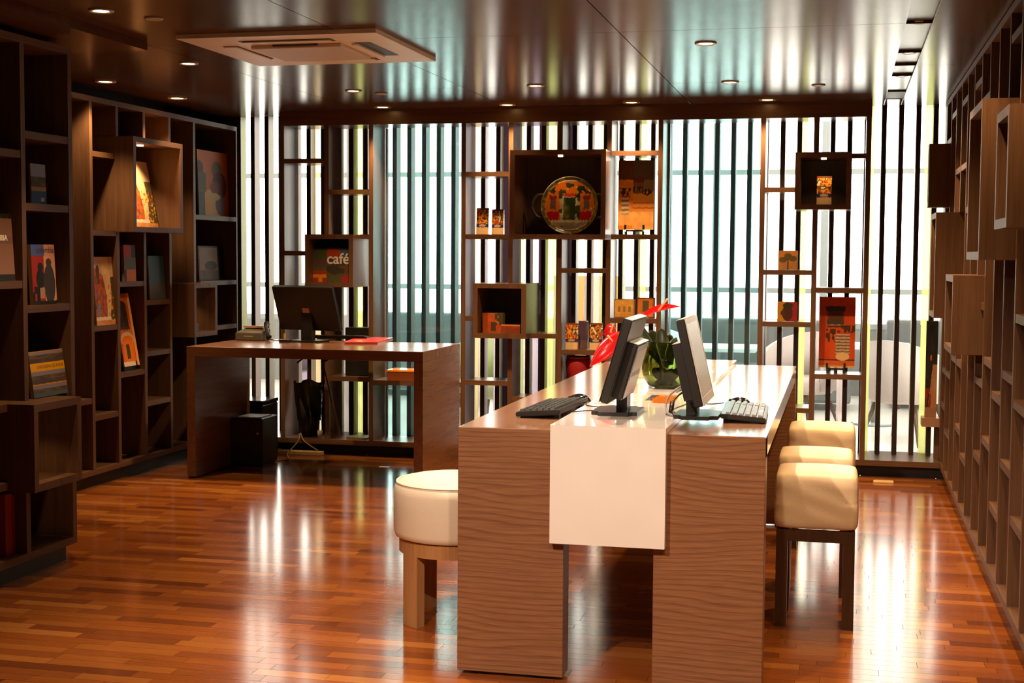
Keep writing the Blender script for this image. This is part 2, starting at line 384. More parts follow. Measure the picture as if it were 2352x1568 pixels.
# --- fins and striped panes
fins = tag(bpy.data.objects.new('slat_screen', None), 'screen of dark vertical timber slats standing before the bright lounge', 'screen'); COL.objects.link(fins); fins.location = (-2, YF, .12)
fx = [.49-.1147*i for i in range(-1, 45)]
FD = .10
PAINT = dict(pink=(.62, .52, .50), yg=(.55, .62, .22), beige=(.66, .57, .42), lav=(.50, .46, .52), olive=(.10, .095, .06), grey=(.40, .40, .40))
FSEQ = dict(A=['yg', 'pink', 'beige', 'lav'], B=['grey', 'pink', 'beige', 'lav', 'yg'], C=['olive'], D=['pink', 'lav', 'beige', 'pink', 'yg', 'grey'], E=['grey'], F=['pink', 'beige'], G=['yg', 'pink'])
FM = {}
for k, c in PAINT.items():
    bm = bmesh.new(); bmbox(bm, -.0165, .0165, 0, FD, .121, CZ-.001)
    for f in bm.faces: f.material_index = 1 if abs(f.normal.x) > .5 or (f.calc_center_median().x**2 > .0002) else 0
    me = bpy.data.meshes.new('slat'); bm.to_mesh(me); bm.free(); me.materials.append(FINM); me.materials.append(plain('slat_paint_'+k, c, .5)); FM[k] = me
def zone(x):
    for n, a, b in (('A', -9, bx(648)), ('B', bx(648), bx(852)), ('C', bx(852), bx(1064)), ('D', bx(1064), bx(1516)), ('E', bx(1516), bx(1751)), ('F', bx(1751), bx(1993)), ('G', bx(1993), 9)):
        if a <= x*YB/(YF+.05) < b: return n
fc_ = {}
for x in sorted(fx):
    if x > .64 or x < -4.58: continue
    z = zone(x); i = fc_.get(z, 0); fc_[z] = i+1
    o = bpy.data.objects.new('slat', FM[FSEQ[z][i % len(FSEQ[z])]]); COL.objects.link(o); o.location = (x, YF, 0); attach(o, fins)
TINT = dict(clear=((.97, .985, .98), .0), lav=((.74, .68, .76), .55), pink=((.86, .76, .74), .5), yg=((.84, .88, .55), .5), beige=((.86, .78, .60), .5),
            plum=((.11, .08, .10), .4), grey=((.62, .60, .60), .5), green=((.66, .70, .52), .5), rose=((.93, .86, .85), .3))
for k, (c, f) in TINT.items(): pane('film_'+k, c, f)
glaz = struct(bpy.data.objects.new('window_1', None)); COL.objects.link(glaz); glaz.location = (-2, YF+FD+.015, .12)
SEQ = dict(A=['clear'], B=['clear pink', 'clear grey', 'beige clear', 'plum rose', 'grey plum', 'yg plum'],
           C=['clear'], D=['beige rose', 'clear lav', 'plum clear', 'green rose', 'lav plum', 'yg green', 'beige plum', 'clear grey', 'rose green', 'clear', 'clear', 'yg clear'],
           E=['clear'], F=['clear', 'clear', 'yg clear', 'clear', 'clear rose'], G=['yg clear', 'clear', 'clear', 'clear yg'])
cnt = {}
xsf = sorted(x for x in fx if -4.6 < x < .66); xsf = [-4.6]+xsf+[.66]
for a, b in zip(xsf, xsf[1:]):
    z = zone((a+b)/2); i = cnt.get(z, 0); cnt[z] = i+1; q = SEQ[z][i % len(SEQ[z])].split()
    sp = [a, b] if len(q) == 1 else [a, a+(b-a)*(.45 if z in 'ABG' else .5), b]
    for t, s0, s1 in zip(q, sp, sp[1:]):
        box('glass_strip', s0+.0003, s1-.0003, YF+FD+.012, YF+FD+.018, .121, CZ-.002, MATS['film_'+t], glaz)
CY = pane('cyan_glass', (.72, .90, .92), .02)
for n, (p0, p1) in enumerate(((858, 1058), (1523, 1746))):
    wdw = struct(bpy.data.objects.new('window_%d' % (n+2), None)); COL.objects.link(wdw); wdw.location = (bx((p0+p1)/2), YF-.04, .12)
    box('pane', bx(p0)+.004, bx(p1)-.004, YF-.04, YF-.032, .125, 2.436, CY, wdw)
    for x in (bx(p0), bx(p1)-.012): box('pane_channel', x, x+.012, YF-.05, YF-.022, .121, 2.438, plain('steel_channel', (.30, .33, .33), .3, metal=.7), wdw)
# ================================================================== SHELVING
T = .034
def zspan(z0, z1, cuts):
    segs = [(z0, z1)]
    for a, b in cuts:
        ns = []
        for s, e in segs:
            if b <= s or a >= e: ns.append((s, e)); continue
            if a-s > .02: ns.append((s, a))
            if e-b > .02: ns.append((b, e))
        segs = ns
    return segs
def dbox(parent, axis, u0, u1, d0, d1, z0, z1, back=True, backmat=None, mat=None):
    """open display box: u along the wall, d0 front, d1 back"""
    t = T if d1 > d0 else -T
    rects = [(u0, u1, d0, d1, z0, z0+T), (u0, u1, d0, d1, z1-T, z1), (u0, u0+T, d0, d1, z0+T, z1-T), (u1-T, u1, d0, d1, z0+T, z1-T)]
    names = ['box_floor', 'box_top', 'box_side', 'box_side']
    c = (u0+u1)/2, (d0+d1)/2
    mk = lambda r: (r[0], r[1], min(r[2], r[3]), max(r[2], r[3]), r[4], r[5]) if axis == 'x' else (min(r[2], r[3]), max(r[2], r[3]), r[0], r[1], r[4], r[5])
    o = boxes('display_box', [mk(r) for r in rects], mat or SHELF, parent)
    if back:
        r = (u0+T, u1-T, d1-(.012 if d1 > d0 else -.012), d1, z0+T, z1-T)
        box('box_back', *mk(r), backmat or BACKP, o)
    return o
# ---- back lattice units
def zb(py, px, Y=YB): return onY(px, py, Y).z
BOXB = dict(B=(700, 811, 538, 659), P=(1171, 1391, 343.5, 549), S=(1086, 1208, 651, 777), F=(1826, 1956, 349, 481))
BB = {}
YP = 9.60
for k, (a, b, c, d) in BOXB.items():
    BB[k] = (onY(a, (c+d)/2, YP).x, onY(b, (c+d)/2, YP).x, onY((a+b)/2, d, YP).z, onY((a+b)/2, c, YP).z)
UPX = dict(AB=648, B=750, C=852, V1=1064.5, V2=1173, V3=1286, V4=1398.5, V5=1516, V6=1751, V7=1873, V8=1993)
SZ = {}
def backunit(name, label, ups, shelves, bxs, backs={}):
    xc = (bx(UPX[ups[0]])+bx(UPX[ups[-1]]))/2
    u = thing(name, (xc, YB, .12), label, 'shelving')
    for k in ups:
        x = bx(UPX[k]); cuts = []
        for b in bxs:
            X0, X1, z0, z1 = BB[b]
            if X0-T/2 < x < X1+T/2: cuts.append((z0, z1))
        for s, e in zspan(.1205, 2.4395, sorted(cuts)): box('upright', x-T/2, x+T/2, YB, YF-.055, s, e, SHELF, u)
    for a, b, py in shelves:
        x0 = bx(UPX[a])+T/2 if isinstance(a, str) else a; x1 = bx(UPX[b])-T/2 if isinstance(b, str) else b
        zt = zb(py, proj(((x0+x1)/2, YB, 1.5))[0]); SZ[(a if isinstance(a, str) else 'x', py)] = zt; box('shelf', x0+.0005, x1-.0005, YB+.002, YF-.056, zt-T, zt, SHELFH, u)
    for b in bxs:
        X0, X1, z0, z1 = BB[b]; dbox(u, 'x', X0, X1, YP, YF-.056, z0, z1)
    return u
uB = backunit('lattice_shelf', 'lattice shelf against the slats behind the small desk, holding the magazine box', ['AB', 'B', 'C'],
    [('AB', 'B', 364), ('AB', 'B' if 0 else BB['B'][0], 576), ('B', 'C', 435), (BB['B'][1], 'C', 538), ('B', 'C', 865)], ['B'])
uD = backunit('lattice_shelf', 'lattice shelf in the middle of the back wall, holding the painted tray', ['V1', 'V2', 'V3', 'V4', 'V5'],
    [('V1', 'V2', 394), ('V1', 'V2', 538), ('V1', BB['S'][0], 726), ('V1', 'V2', 874), ('V4', 'V5', 346), ('V4', 'V5', 538), ('V4', 'V5', 731),
     ('V3', 'V4', 616), ('V3', 'V4', 804), (BB['S'][1], 'V3', 766), ('V2', 'V3', 913), ('V3', 'V4', 900)], ['P', 'S'])
uF = backunit('lattice_shelf', 'lattice shelf on the right of the back wall, behind the cream stools', ['V6', 'V7', 'V8'],
    [('V6', BB['F'][0], 430), ('V6', 'V7', 620), ('V6', 'V7', 739), ('V6', 'V7', 936), (BB['F'][1], 'V8', 352), ('V7', 'V8', 661), ('V7', 'V8', 860)], ['F'])
zC = zb(875, 940); tag(box('window_shelf', bx(852)+T/2, bx(1064.5)-T/2, YB, YF-.06, zC-T, zC, SHELFH), 'single wooden shelf across the bluish window behind the small desk', 'shelf')
# ---- side walls
def sidewall(name, label, X, sgn, ups, shelves, bxs, zb0, zt, depth, y0, y1, plinth=.07):
    """sgn +1: opens towards +x (left wall); -1: opens towards -x"""
    u = thing(name, (X-sgn*depth/2, (y0+y1)/2, 0), label, 'shelving')
    xb = X-sgn*depth
    for yy in ups:
        cuts = [(b[2], b[3]) for b in bxs if b[0]-T/2 < yy < b[1]+T/2]
        for s, e in zspan(zb0+T, zt-T, sorted(cuts)): box('upright', X, xb, yy-T/2, yy+T/2, s, e, SIDEV, u)
    box('top_rail', X, xb, y0, y1, zt-T, zt, SIDEY, u); box('bottom_shelf', X, xb, y0, y1, zb0, zb0+T, SIDEY, u)
    box('back_panel', xb, xb-sgn*.012, y0, y1, zb0, zt, BACKP, u); box('plinth', X-sgn*.05, xb, y0, y1-.02, 0, zb0, PLINTH, u)
    for ya, yb_, z in shelves:
        for s, e in ((ya+T/2+.0005, yb_-T/2-.0005),):
            box('shelf', X-sgn*.002, xb, s, e, z-T, z, SIDEY, u)
    for b in bxs: dbox(u, 'y', b[0], b[1], X+sgn*.13, xb+sgn*.004, b[2], b[3], True, None, SIDEV)
    return u
UL = [6.5, 6.87, 7.25, 7.62, 7.967, 8.294, 8.654, 9.023, 9.403, 10.14]
def zl(py, ya, yb_, X):   # height of a shelf front seen at row py in the middle of the cell
    p = proj((X, (ya+yb_)/2, 1.5)); return onX(p[0], py, X).z
def ybox(px0, px1, pt, pb, X):
    a, b = onX(px0, pt, X), onX(px1, pt, X); q0, q1 = sorted((a.y, b.y)); return (q0, q1, onX(px0, pb, X).z, a.z)
LB = [ybox(306, 419, 312, 532, XL+.13), ybox(446, 499, 651, 775, XL+.13)]
cells = [(7.62, 7.967, 921), (7.967, 8.294, 350), (7.967, 8.294, 529), (7.967, 8.294, 747), (7.967, 8.294, 950), (8.294, 8.654, 646), (8.294, 8.654, 852),
         (8.654, 9.023, 688), (8.654, 9.023, 804), (8.654, 9.023, 917), (9.403, 10.14, 496)]
shl = [(a, b, zl(p, a, b, XL)) for a, b, p in cells]
shl += [(LB[1][1]-T/2, 10.14, zl(644, LB[1][1], 10.14, XL)), (LB[1][1]-T/2, 10.14, zl(747, LB[1][1], 10.14, XL))]
uL = sidewall('wall_shelving', 'tall dark bookshelf wall at the back left, with a protruding box holding a street painting', XL, 1, UL, shl, LB, .085, 2.475, .34, 6.1, 10.157)
UN = [4.55, 4.92, 5.29, 5.666, 6.063]
NB = [ybox(73, 182, 930, 1133, XN+.12)]
celn = [(5.29, 5.666, 339), (5.29, 5.666, 646), (5.29, 5.666, 1113), (5.666, 6.063, 308), (5.666, 6.063, 469), (5.666, 6.063, 699), (4.92, 5.29, 640)]
shn = [(a, b, zl(p, a, b, XN)) for a, b, p in celn] + [(5.29, NB[0][0]+T/2, NB[0][3]+.0)]
uN = sidewall('wall_shelving', 'near bookshelf at the left edge, with photo books and a low lit box', XN, 1, UN, shn, [(b[0], b[1], b[2], b[3]) for b in NB], .085, 2.47, .35, 4.4, 6.08)
UR = [5.79+.4025*k for k in range(-3, 11)]
RB = []
for (p0, p1, pt, pb, yn, xv) in ((2219, 2252, 232, 597, 5.9, .53), (2281, 2312, 244, 522, 4.95, .53), (2126, 2135, 330, 474, 9.47, .53), (2137, 2151, 487, 735, 8.62, .53), (2173, 2189, 632, 818, 7.2, .53)):
    far = onX(p0, 600, xv).y; RB.append((yn, far, onX(p1, pb, xv).z, onX(p1, pt, xv).z))
def rk(k): return 5.79+.4025*k
shr = [(rk(k), rk(k+1), z) for k, z in ((9, .533), (8, .398), (6, .526), (5, .405), (3, .53), (2, .653), (1, .905), (0, .655), (-1, .945), (1, .404), (-1, .485), (9, .77), (8, .774),
       (7, .905), (6, .905), (3, .905), (2, 1.03), (0, 1.03), (-1, 1.281), (3, 1.281), (7, 2.036), (6, 2.036), (8, 2.41), (6, 2.41), (4, 2.411), (3, 2.29), (0, 2.417), (9, 2.273), (5, 1.78), (-2, .66), (-2, 1.03))]
uR = sidewall('wall_shelving', 'tall lattice shelving along the right wall with protruding empty boxes', XR, -1, UR, shr, RB, .085, 2.545, .30, 4.55, 9.84)
# ================================================================== CEILING FITTINGS
TRIM = plain('downlight_trim', (.55, .50, .42), .35)
LENS = emit('lamp_lens', (1, .78, .48), 22)
LENSW = emit('lamp_lens_amber', (1, .62, .22), 14)
def downlight(x, y, z, label, lit=True, power=SPOT_W, r=.055, mat=None, aim=None, group='ceiling downlights', ang=92, col=None):
    t = thing('downlight', (x, y, z), label, 'downlight', group)
    lathe('trim_ring', [(r*.62, -.001), (r*.62, -.004), (r*.95, -.007), (r, -.003), (r, .001), (r*.62, .001)], TRIM, (x, y, z), t, 28)
    if not lit:
        cyl('cover_disc', (x, y, z-.003), r*.62, .004, TRIM, t, 24); return t
    cyl('lens', (x, y, z-.0015), r*.6, .003, mat or LENS, t, 24)
    lt = bpy.data.lights.new('lamp', 'SPOT'); lt.energy = power; lt.color = col or WARM; lt.spot_size = math.radians(ang); lt.spot_blend = .7; lt.shadow_soft_size = .035
    lo = bpy.data.objects.new('lamp', lt); COL.objects.link(lo); lo.location = (x, y, z-.02)
    if aim:
        d = Vector(aim)-Vector((x, y, z)); lo.rotation_euler = d.to_track_quat('-Z', 'Y').to_euler()
    attach(lo, t); return t
for (px, py, lab) in ((232, 24, 'round lit downlight nearest the top left corner of the ceiling'), (433, 145, 'small lit downlight to the left of the white ceiling unit'),
        (812, 208, 'small lit downlight between the white ceiling unit and the back wall'), (1621, 99, 'lit downlight in the ceiling above the long table'),
        (1230, 196, 'lit downlight in the ceiling before the painted tray'), (1677, 188, 'lit downlight in the ceiling before the bright window')):
    p = onZ(px, py, CZ); downlight(p.x, p.y, CZ, lab, True, 85 if px < 500 else SPOT_W, .055, None, None, 'ceiling downlights', 68 if px < 500 else 112)
for (px, py, lab) in ((353, 42, 'plain round cover disc beside the top left downlight'), (876, 214, 'dim round cover disc near the back wall, left of the middle'), (1880, 195, 'dim round cover disc near the back wall on the right')):
    p = onZ(px, py, CZ); downlight(p.x, p.y, CZ, lab, False, r=.042, group=None)
for i, (px, lab) in enumerate(((890, 'amber wall washer above the small desk end of the back wall'), (1170, 'amber wall washer above the painted tray shelf'), (1455, 'amber wall washer above the yellow house painting'), (1765, 'amber wall washer above the right lattice shelf'))):
    p = onZ(px, (249, 242, 238, 233)[i], CZ); downlight(p.x, 9.60, CZ, lab, True, 85, .06, LENSW, (p.x, 9.80, .8), 'amber wall washers', 84)
for (px, py, lab) in ((232, 187, 'amber wall washer over the left bookshelf wall, nearer one'), (398, 225, 'amber wall washer over the left bookshelf wall, farther one')):
    p = onZ(px, py, CZ); downlight(p.x+.03, p.y, CZ, lab, True, 75, .065, LENSW, (XL-.05, p.y, 1.4), 'amber wall washers', 90)
for i, yy in enumerate((6.65, 7.62, 8.57)):
    downlight(.312, yy, CZ+.0135, ['nearest', 'middle', 'farthest'][i]+' of the three lamps in the right ceiling channel', True, 110, .036, None, None, 'channel lamps', 110)
# unseen fill lamps, added above the frame to brighten table, stool and floor
FCOL = (1, .71, .52)
for i, (x, yy, pw, an, aim, lab) in enumerate(((-1.5, 2.3, 380, 62, (-.95, 4.72, .55), 'added unseen fill lamp aimed at the front end of the table'), (-.35, 2.0, 170, 60, (-.6, 4.72, .6), 'added unseen fill lamp over the right front of the room'),
        (-1.75, 5.3, 190, 80, None, 'added unseen fill lamp over the round stool'), (-.72, 5.6, 190, 80, None, 'added unseen fill lamp over the monitors of the table'), (-2.2, 4.4, 150, 56, None, 'added unseen fill lamp over the open floor at the front left'))):
    downlight(x, yy, CZ, lab, True, pw, .055, None, aim, 'added fill lamps', an, FCOL)
for i, yy in enumerate((5.69, 4.73, 3.77, 2.81)):
    downlight(.312, yy, CZ+.0135, ['first', 'second', 'third', 'fourth'][i]+' added channel lamp in front of the three seen in the photograph', True, 65, .036, None, None, 'channel lamps', 110)  # channel row continued out of view, added to brighten the right wall
# cassette air conditioner
ax0, ax1, ay0, ay1 = AC
ac = thing('ceiling_cassette', ((ax0+ax1)/2, (ay0+ay1)/2, CZ), 'square cream air conditioning cassette set in the dark ceiling', 'air conditioner')
boxes('fascia', [(ax0, ax1, ay0, ay1, CZ-.022, CZ-.001)], ACW, ac)
g = (ax0+.27, ax1-.27, ay0+.27, ay1-.27)
box('intake_grille', g[0], g[1], g[2], g[3], CZ-.040, CZ-.022, plain('ac_grille', (.70, .58, .43), .5), ac, .004)
AD = plain('ac_slot_dark', (.05, .04, .035), .5)
for nm, r in (('a', (g[0], g[1], ay0+.12, ay0+.20)), ('b', (g[0], g[1], ay1-.20, ay1-.12)), ('c', (ax0+.12, ax0+.20, g[2], g[3])), ('d', (ax1-.20, ax1-.12, g[2], g[3]))):
    s = box('air_slot', *r, CZ-.0235, CZ-.0222, AD, ac)
    mx, my = (r[0]+r[1])/2, (r[2]+r[3])/2; hx, hy = (r[1]-r[0])/2-.012, (r[3]-r[2])/2-.012
    if nm == 'd': box('flap', mx-hx-.03, mx-hx-.004, my-hy, my+hy, CZ-.034, CZ-.0245, ACW, s); continue
    if nm == 'a': hy -= .012
    box('flap', mx-hx, mx+hx, my-hy-.008, my+hy-.008, CZ-.030, CZ-.0245, ACW, s) if hx > hy else box('flap', mx-hx-.004, mx+hx+.004, my-hy-.01, my+hy+.01, CZ-.030, CZ-.0245, ACW, s)
box('dark_gap', g[0]+.12, g[1]-.12, g[2]-.012, g[2]-.001, CZ-.030, CZ-.0222, AD, ac)
# ================================================================== LONG TABLE
TY0, TY1, TX0, TX1, TZ = 4.76, 7.93, -1.318, -.24, .89
RX0, RX1, RZ = -.976, -.574, .912
tb = thing('counter_table', ((TX0+TX1)/2, (TY0+TY1)/2, 0), 'long brown veneered table standing on broad slab legs, in the middle of the room', 'table')
box('table_top', TX0, RX0+.12, TY0, TY1, TZ-.075, TZ, TABLEY, tb, .002)
box('table_top', RX1-.12, TX1, TY0, TY1, TZ-.075, TZ, TABLEY, tb, .002)
LX0, LX1 = -.933, -.617
for y0, y1 in ((TY0-.003, TY0+.10), (TY1-.10, TY1-.002)):
    box('leg', TX0, LX0, y0, y1, 0.012, TZ-.0005, TABLE, tb, .002); box('leg', LX1, TX1, y0, y1, 0.012, TZ-.0005, TABLE, tb, .002)
    box('foot_glide', TX0+.05, TX0+.1, y0+.02, y1-.02, 0, .012, PLINTH, tb); box('foot_glide', LX0-.1, LX0-.05, y0+.02, y1-.02, 0, .012, PLINTH, tb)
    box('foot_glide', LX1+.05, LX1+.1, y0+.02, y1-.02, 0, .012, PLINTH, tb); box('foot_glide', TX1-.1, TX1-.05, y0+.02, y1-.02, 0, .012, PLINTH, tb)
box('cable_channel', RX0+.121, RX1-.121, TY0+.1, TY1-.1, TZ-.074, TZ-.02, PLINTH, tb)
rn = tag(boxes('white_runner', [(RX0, RX1, TY0-.04, TY1+.03, TZ+.001, RZ), (RX0, RX1, TY0-.04, TY0-.004, .497, TZ+.001), (RX0, RX1, TY1, TY1+.03, .497, TZ+.001)], LACQ),
    'glossy white slab draped along the table and down its front end', 'table runner')
# ================================================================== STOOLS
def sqstool(x, y, label, rz=0, s=.335):
    t = thing('square_stool', (x, y, 0), label, 'stool', 'square cream stools along the table', rz)
    h = s/2; fr = h-.012
    for sx in (-1, 1):
        for sy in (-1, 1):
            bm = bmesh.new(); bmbox(bm, -.023, .023, -.023, .023, 0, .40); o = meshobj('leg', bm, DARKW); o.parent = t; o.location = (sx*(fr-.023), sy*(fr-.023), 0)
    bm = bmesh.new()
    for sx in (-1, 1): bmbox(bm, sx*fr-(.02 if sx > 0 else 0), sx*fr+(0 if sx > 0 else .02), -fr+.046, fr-.046, .352, .40)
    for sy in (-1, 1): bmbox(bm, -fr+.046, fr-.046, sy*fr-(.02 if sy > 0 else 0), sy*fr+(0 if sy > 0 else .02), .352, .40)
    o = meshobj('seat_rail', bm, DARKW); o.parent = t
    # upholstered block with a softly crowned top and creased flanks
    bm = bmesh.new(); n = 14; z0, z1 = .401, .628
    bmesh.ops.create_cube(bm, size=1); bmesh.ops.subdivide_edges(bm, edges=bm.edges[:], cuts=n, use_grid_fill=True)
    for v in bm.verts:
        a, b, c = v.co*2
        q = 9; nrm = (abs(a)**q+abs(b)**q+abs(c)**q)**(1/q); k = .3+.7/nrm if nrm else 1
        a, b, c = a*k, b*k, c*k
        rnd = .003*math.sin(9*c+5*a)*(abs(b) > .8)+.003*math.sin(9*c+5*b)*(abs(a) > .8)
        cr = .007*math.exp(-((c-.28)/.06)**2)*math.exp(-((abs(a)-.8)/.2)**2)+.005*math.exp(-((c-.08)/.05)**2)*math.exp(-((abs(a)-.85)/.16)**2)
        pin = 1-.03*max(0, c)**2
        v.co = (a*(h-cr)*pin, b*(h-cr+rnd*.3)*pin, z0+(z1-z0)*((c+1)/2)+(.012*(1-a*a)*(1-b*b) if c > .5 else 0))
        if v.co.z < z0: v.co.z = z0
    o = meshobj('cushion', bm, LEATHER, None, True); o.parent = t
    return t
sqstool(-.085, 5.855, 'square cream leather stool on dark legs, nearest of the three beside the table')
sqstool(-.098, 6.40, 'square cream leather stool on dark legs, middle one of three beside the table')
sqstool(-.088, 7.42, 'square cream leather stool farthest along the table, before the orange painting', 0, .345)
rx, ry, rr = -1.535, 5.50, .252
rs = thing('round_stool', (rx, ry, 0), 'round ivory leather stool on an oak drum base, left of the table', 'stool')
lathe('cushion', [(0, .345), (rr-.03, .345), (rr-.008, .352), (rr, .375), (rr, .53), (rr-.004, .556), (rr-.016, .575), (rr-.05, .585), (rr*.5, .592), (0, .594)], LEATHER2, (rx, ry, 0), rs, 64)
lathe('piping', [(rr-.012+.004*math.cos(a), .572+.004*math.sin(a)) for a in [k*math.pi/4 for k in range(9)]], LEATHER2, (rx, ry, 0), rs, 64)
def arcblock(name, a0, a1, r0, r1, z0, z1, mat, parent, seg=10):
    bm = bmesh.new(); R = []
    for i in range(seg+1):
        a = a0+(a1-a0)*i/seg; c, s = math.cos(a), math.sin(a)
        R.append([bm.verts.new((r*c, r*s, z)) for r, z in ((r0, z0), (r1, z0), (r1, z1), (r0, z1))])
    full = abs(a1-a0-2*math.pi) < 1e-4
    for p, q in zip(R, R[1:]):
        for k in range(4): bm.faces.new((p[k], p[(k+1) % 4], q[(k+1) % 4], q[k]))
    if not full: bm.faces.new(R[0][::-1]); bm.faces.new(R[-1])
    bmesh.ops.recalc_face_normals(bm, faces=bm.faces)
    o = meshobj(name, bm, mat); o.location = (rx, ry, 0); attach(o, parent); return o
RB0 = rr-.022
arcblock('base_ring', 0, 2*math.pi, RB0-.045, RB0, .288, .3445, OAK, rs, 48)
for k in range(4):
    a = math.radians(232+90*k); arcblock('leg', a-.21, a+.21, RB0-.045, RB0, 0, .288, OAK, rs, 8)
# ================================================================== SMALL DESK
DX0, DX1, DY0, DY1, DZ = -4.225, -2.588, 8.50, 9.38, .88
dk = thing('office_desk', ((DX0+DX1)/2, (DY0+DY1)/2, 0), 'dark brown panel desk at the back left carrying a black monitor', 'desk')
box('desk_top', DX0, DX1, DY0, DY1, DZ-.066, DZ, DESKW, dk, .0015)
box('side_panel', DX0, DX0+.06, DY0, DY1, .012, DZ-.0665, DESKS, dk); box('side_panel', DX1-.06, DX1, DY0, DY1, .012, DZ-.0665, DESKS, dk)
for x in (DX0+.005, DX1-.055): box('foot_strip', x, x+.05, DY0+.01, DY1-.01, 0, .012, PLINTH, dk)
def dsk(px, py, z=DZ): return onZ(px, py, z)
# monitor builder: front faces local -y
def monitor(loc, rz, wd, ht, tilt, zb_, label, body, bw, bd, hump=True, screen=None, group=None, bezel=BLACKP, topm=None):
    t = thing('computer_monitor', loc, label, 'monitor', group, rz)
    def P(nm, bm, mt, par=t, rx=0, at=(0, 0, 0), sm=False):
        o = meshobj(nm, bm, mt, None, sm); o.parent = par; o.location = at; o.rotation_euler = (rx, 0, 0); return o
    bm = bmesh.new(); bmbox(bm, -bw/2, bw/2, -bd/2, bd/2, 0, .014); bmesh.ops.bevel(bm, geom=[e for e in bm.edges if abs(e.verts[0].co.z-e.verts[1].co.z) > .01], offset=.03, segments=3, affect='EDGES'); P('base', bm, BLACKP)
    bm = bmesh.new(); bmbox(bm, -.045, .045, .0, .04, .0135, zb_+ht*.45); P('neck', bm, BLACKP)
    bm = bmesh.new(); bmbox(bm, -wd/2, wd/2, -.016, .016, 0, ht); bmesh.ops.bevel(bm, geom=bm.edges[:], offset=.004, segments=2, affect='EDGES')
    pnl = P('panel', bm, body, t, -tilt, (0, -.022, zb_))
    bm = bmesh.new()
    for q in ((-wd/2, wd/2, 0, .028), (-wd/2, wd/2, ht-.02, ht), (-wd/2, -wd/2+.018, .028, ht-.02), (wd/2-.018, wd/2, .028, ht-.02)): bmbox(bm, q[0], q[1], -.0185, -.0161, q[2], q[3])
    P('bezel', bm, bezel, pnl)
    bm = bmesh.new(); bmbox(bm, -wd/2+.018, wd/2-.018, -.0175, -.0162, .028, ht-.02); P('screen', bm, screen or plain('screen_off', (.02, .02, .022), .15), pnl)
    if hump:
        bm = bmesh.new(); bmbox(bm, -wd*.36, wd*.36, .0165, .055, .02, ht*.74); bmesh.ops.bevel(bm, geom=bm.edges[:], offset=.006, segments=2, affect='EDGES'); hp = P('back_cover', bm, body, pnl)
        bm = bmesh.new(); bmbox(bm, -wd*.3, wd*.3, .0552, .0565, ht*.30, ht*.66); P('label_plate', bm, GREYP, hp)
        bm = bmesh.new()
        for i in range(4): bmbox(bm, -.09+i*.05, -.06+i*.05, .0566, .0575, ht*.34, ht*.40)
        P('ports', bm, BLACKP, hp)
        if topm:
            bm = bmesh.new(); bmbox(bm, -wd*.355, wd*.355, .018, .054, ht*.74+.0002, ht*.74+.002); P('top_vent', bm, topm, hp)
    if topm:
        bm = bmesh.new(); bmbox(bm, -wd/2+.004, wd/2-.004, -.014, .014, ht+.0002, ht+.002); P('top_edge', bm, topm, pnl)
    return t
DGP = plain('dark_grey_plastic', (.022, .020, .018), .33)
monitor((-.808, 5.16, RZ), -math.pi/2, .40, .315, math.radians(16), .055, 'grey monitor on the table seen from behind, turned towards the left', DGP, .25, .17, True, None, 'monitors on the long table', BLACKP, SILVER)
monitor((-.505, 5.12, RZ), math.pi/2, .40, .315, math.radians(13), .055, 'grey monitor on the table with its pale screen turned towards the right', DGP, .25, .16, True, plain('screen_pale', (.42, .40, .38), .25), 'monitors on the long table', SILVER, SILVER)
mp_ = onZ(705, 786, DZ)
md = monitor((mp_.x, mp_.y+.05, DZ), math.pi-.22, .50, .325, math.radians(20), .085, 'wide black monitor seen from behind on the small desk', BLACKP, .24, .2, False)
bm = bmesh.new(); bmbox(bm, -.028, .028, .0165, .0172, .13, .17); o = meshobj('maker_plate', bm, plain('copper_label', (.55, .30, .16), .4)); o.parent = [c for c in md.children if c.name.startswith('panel')][0]
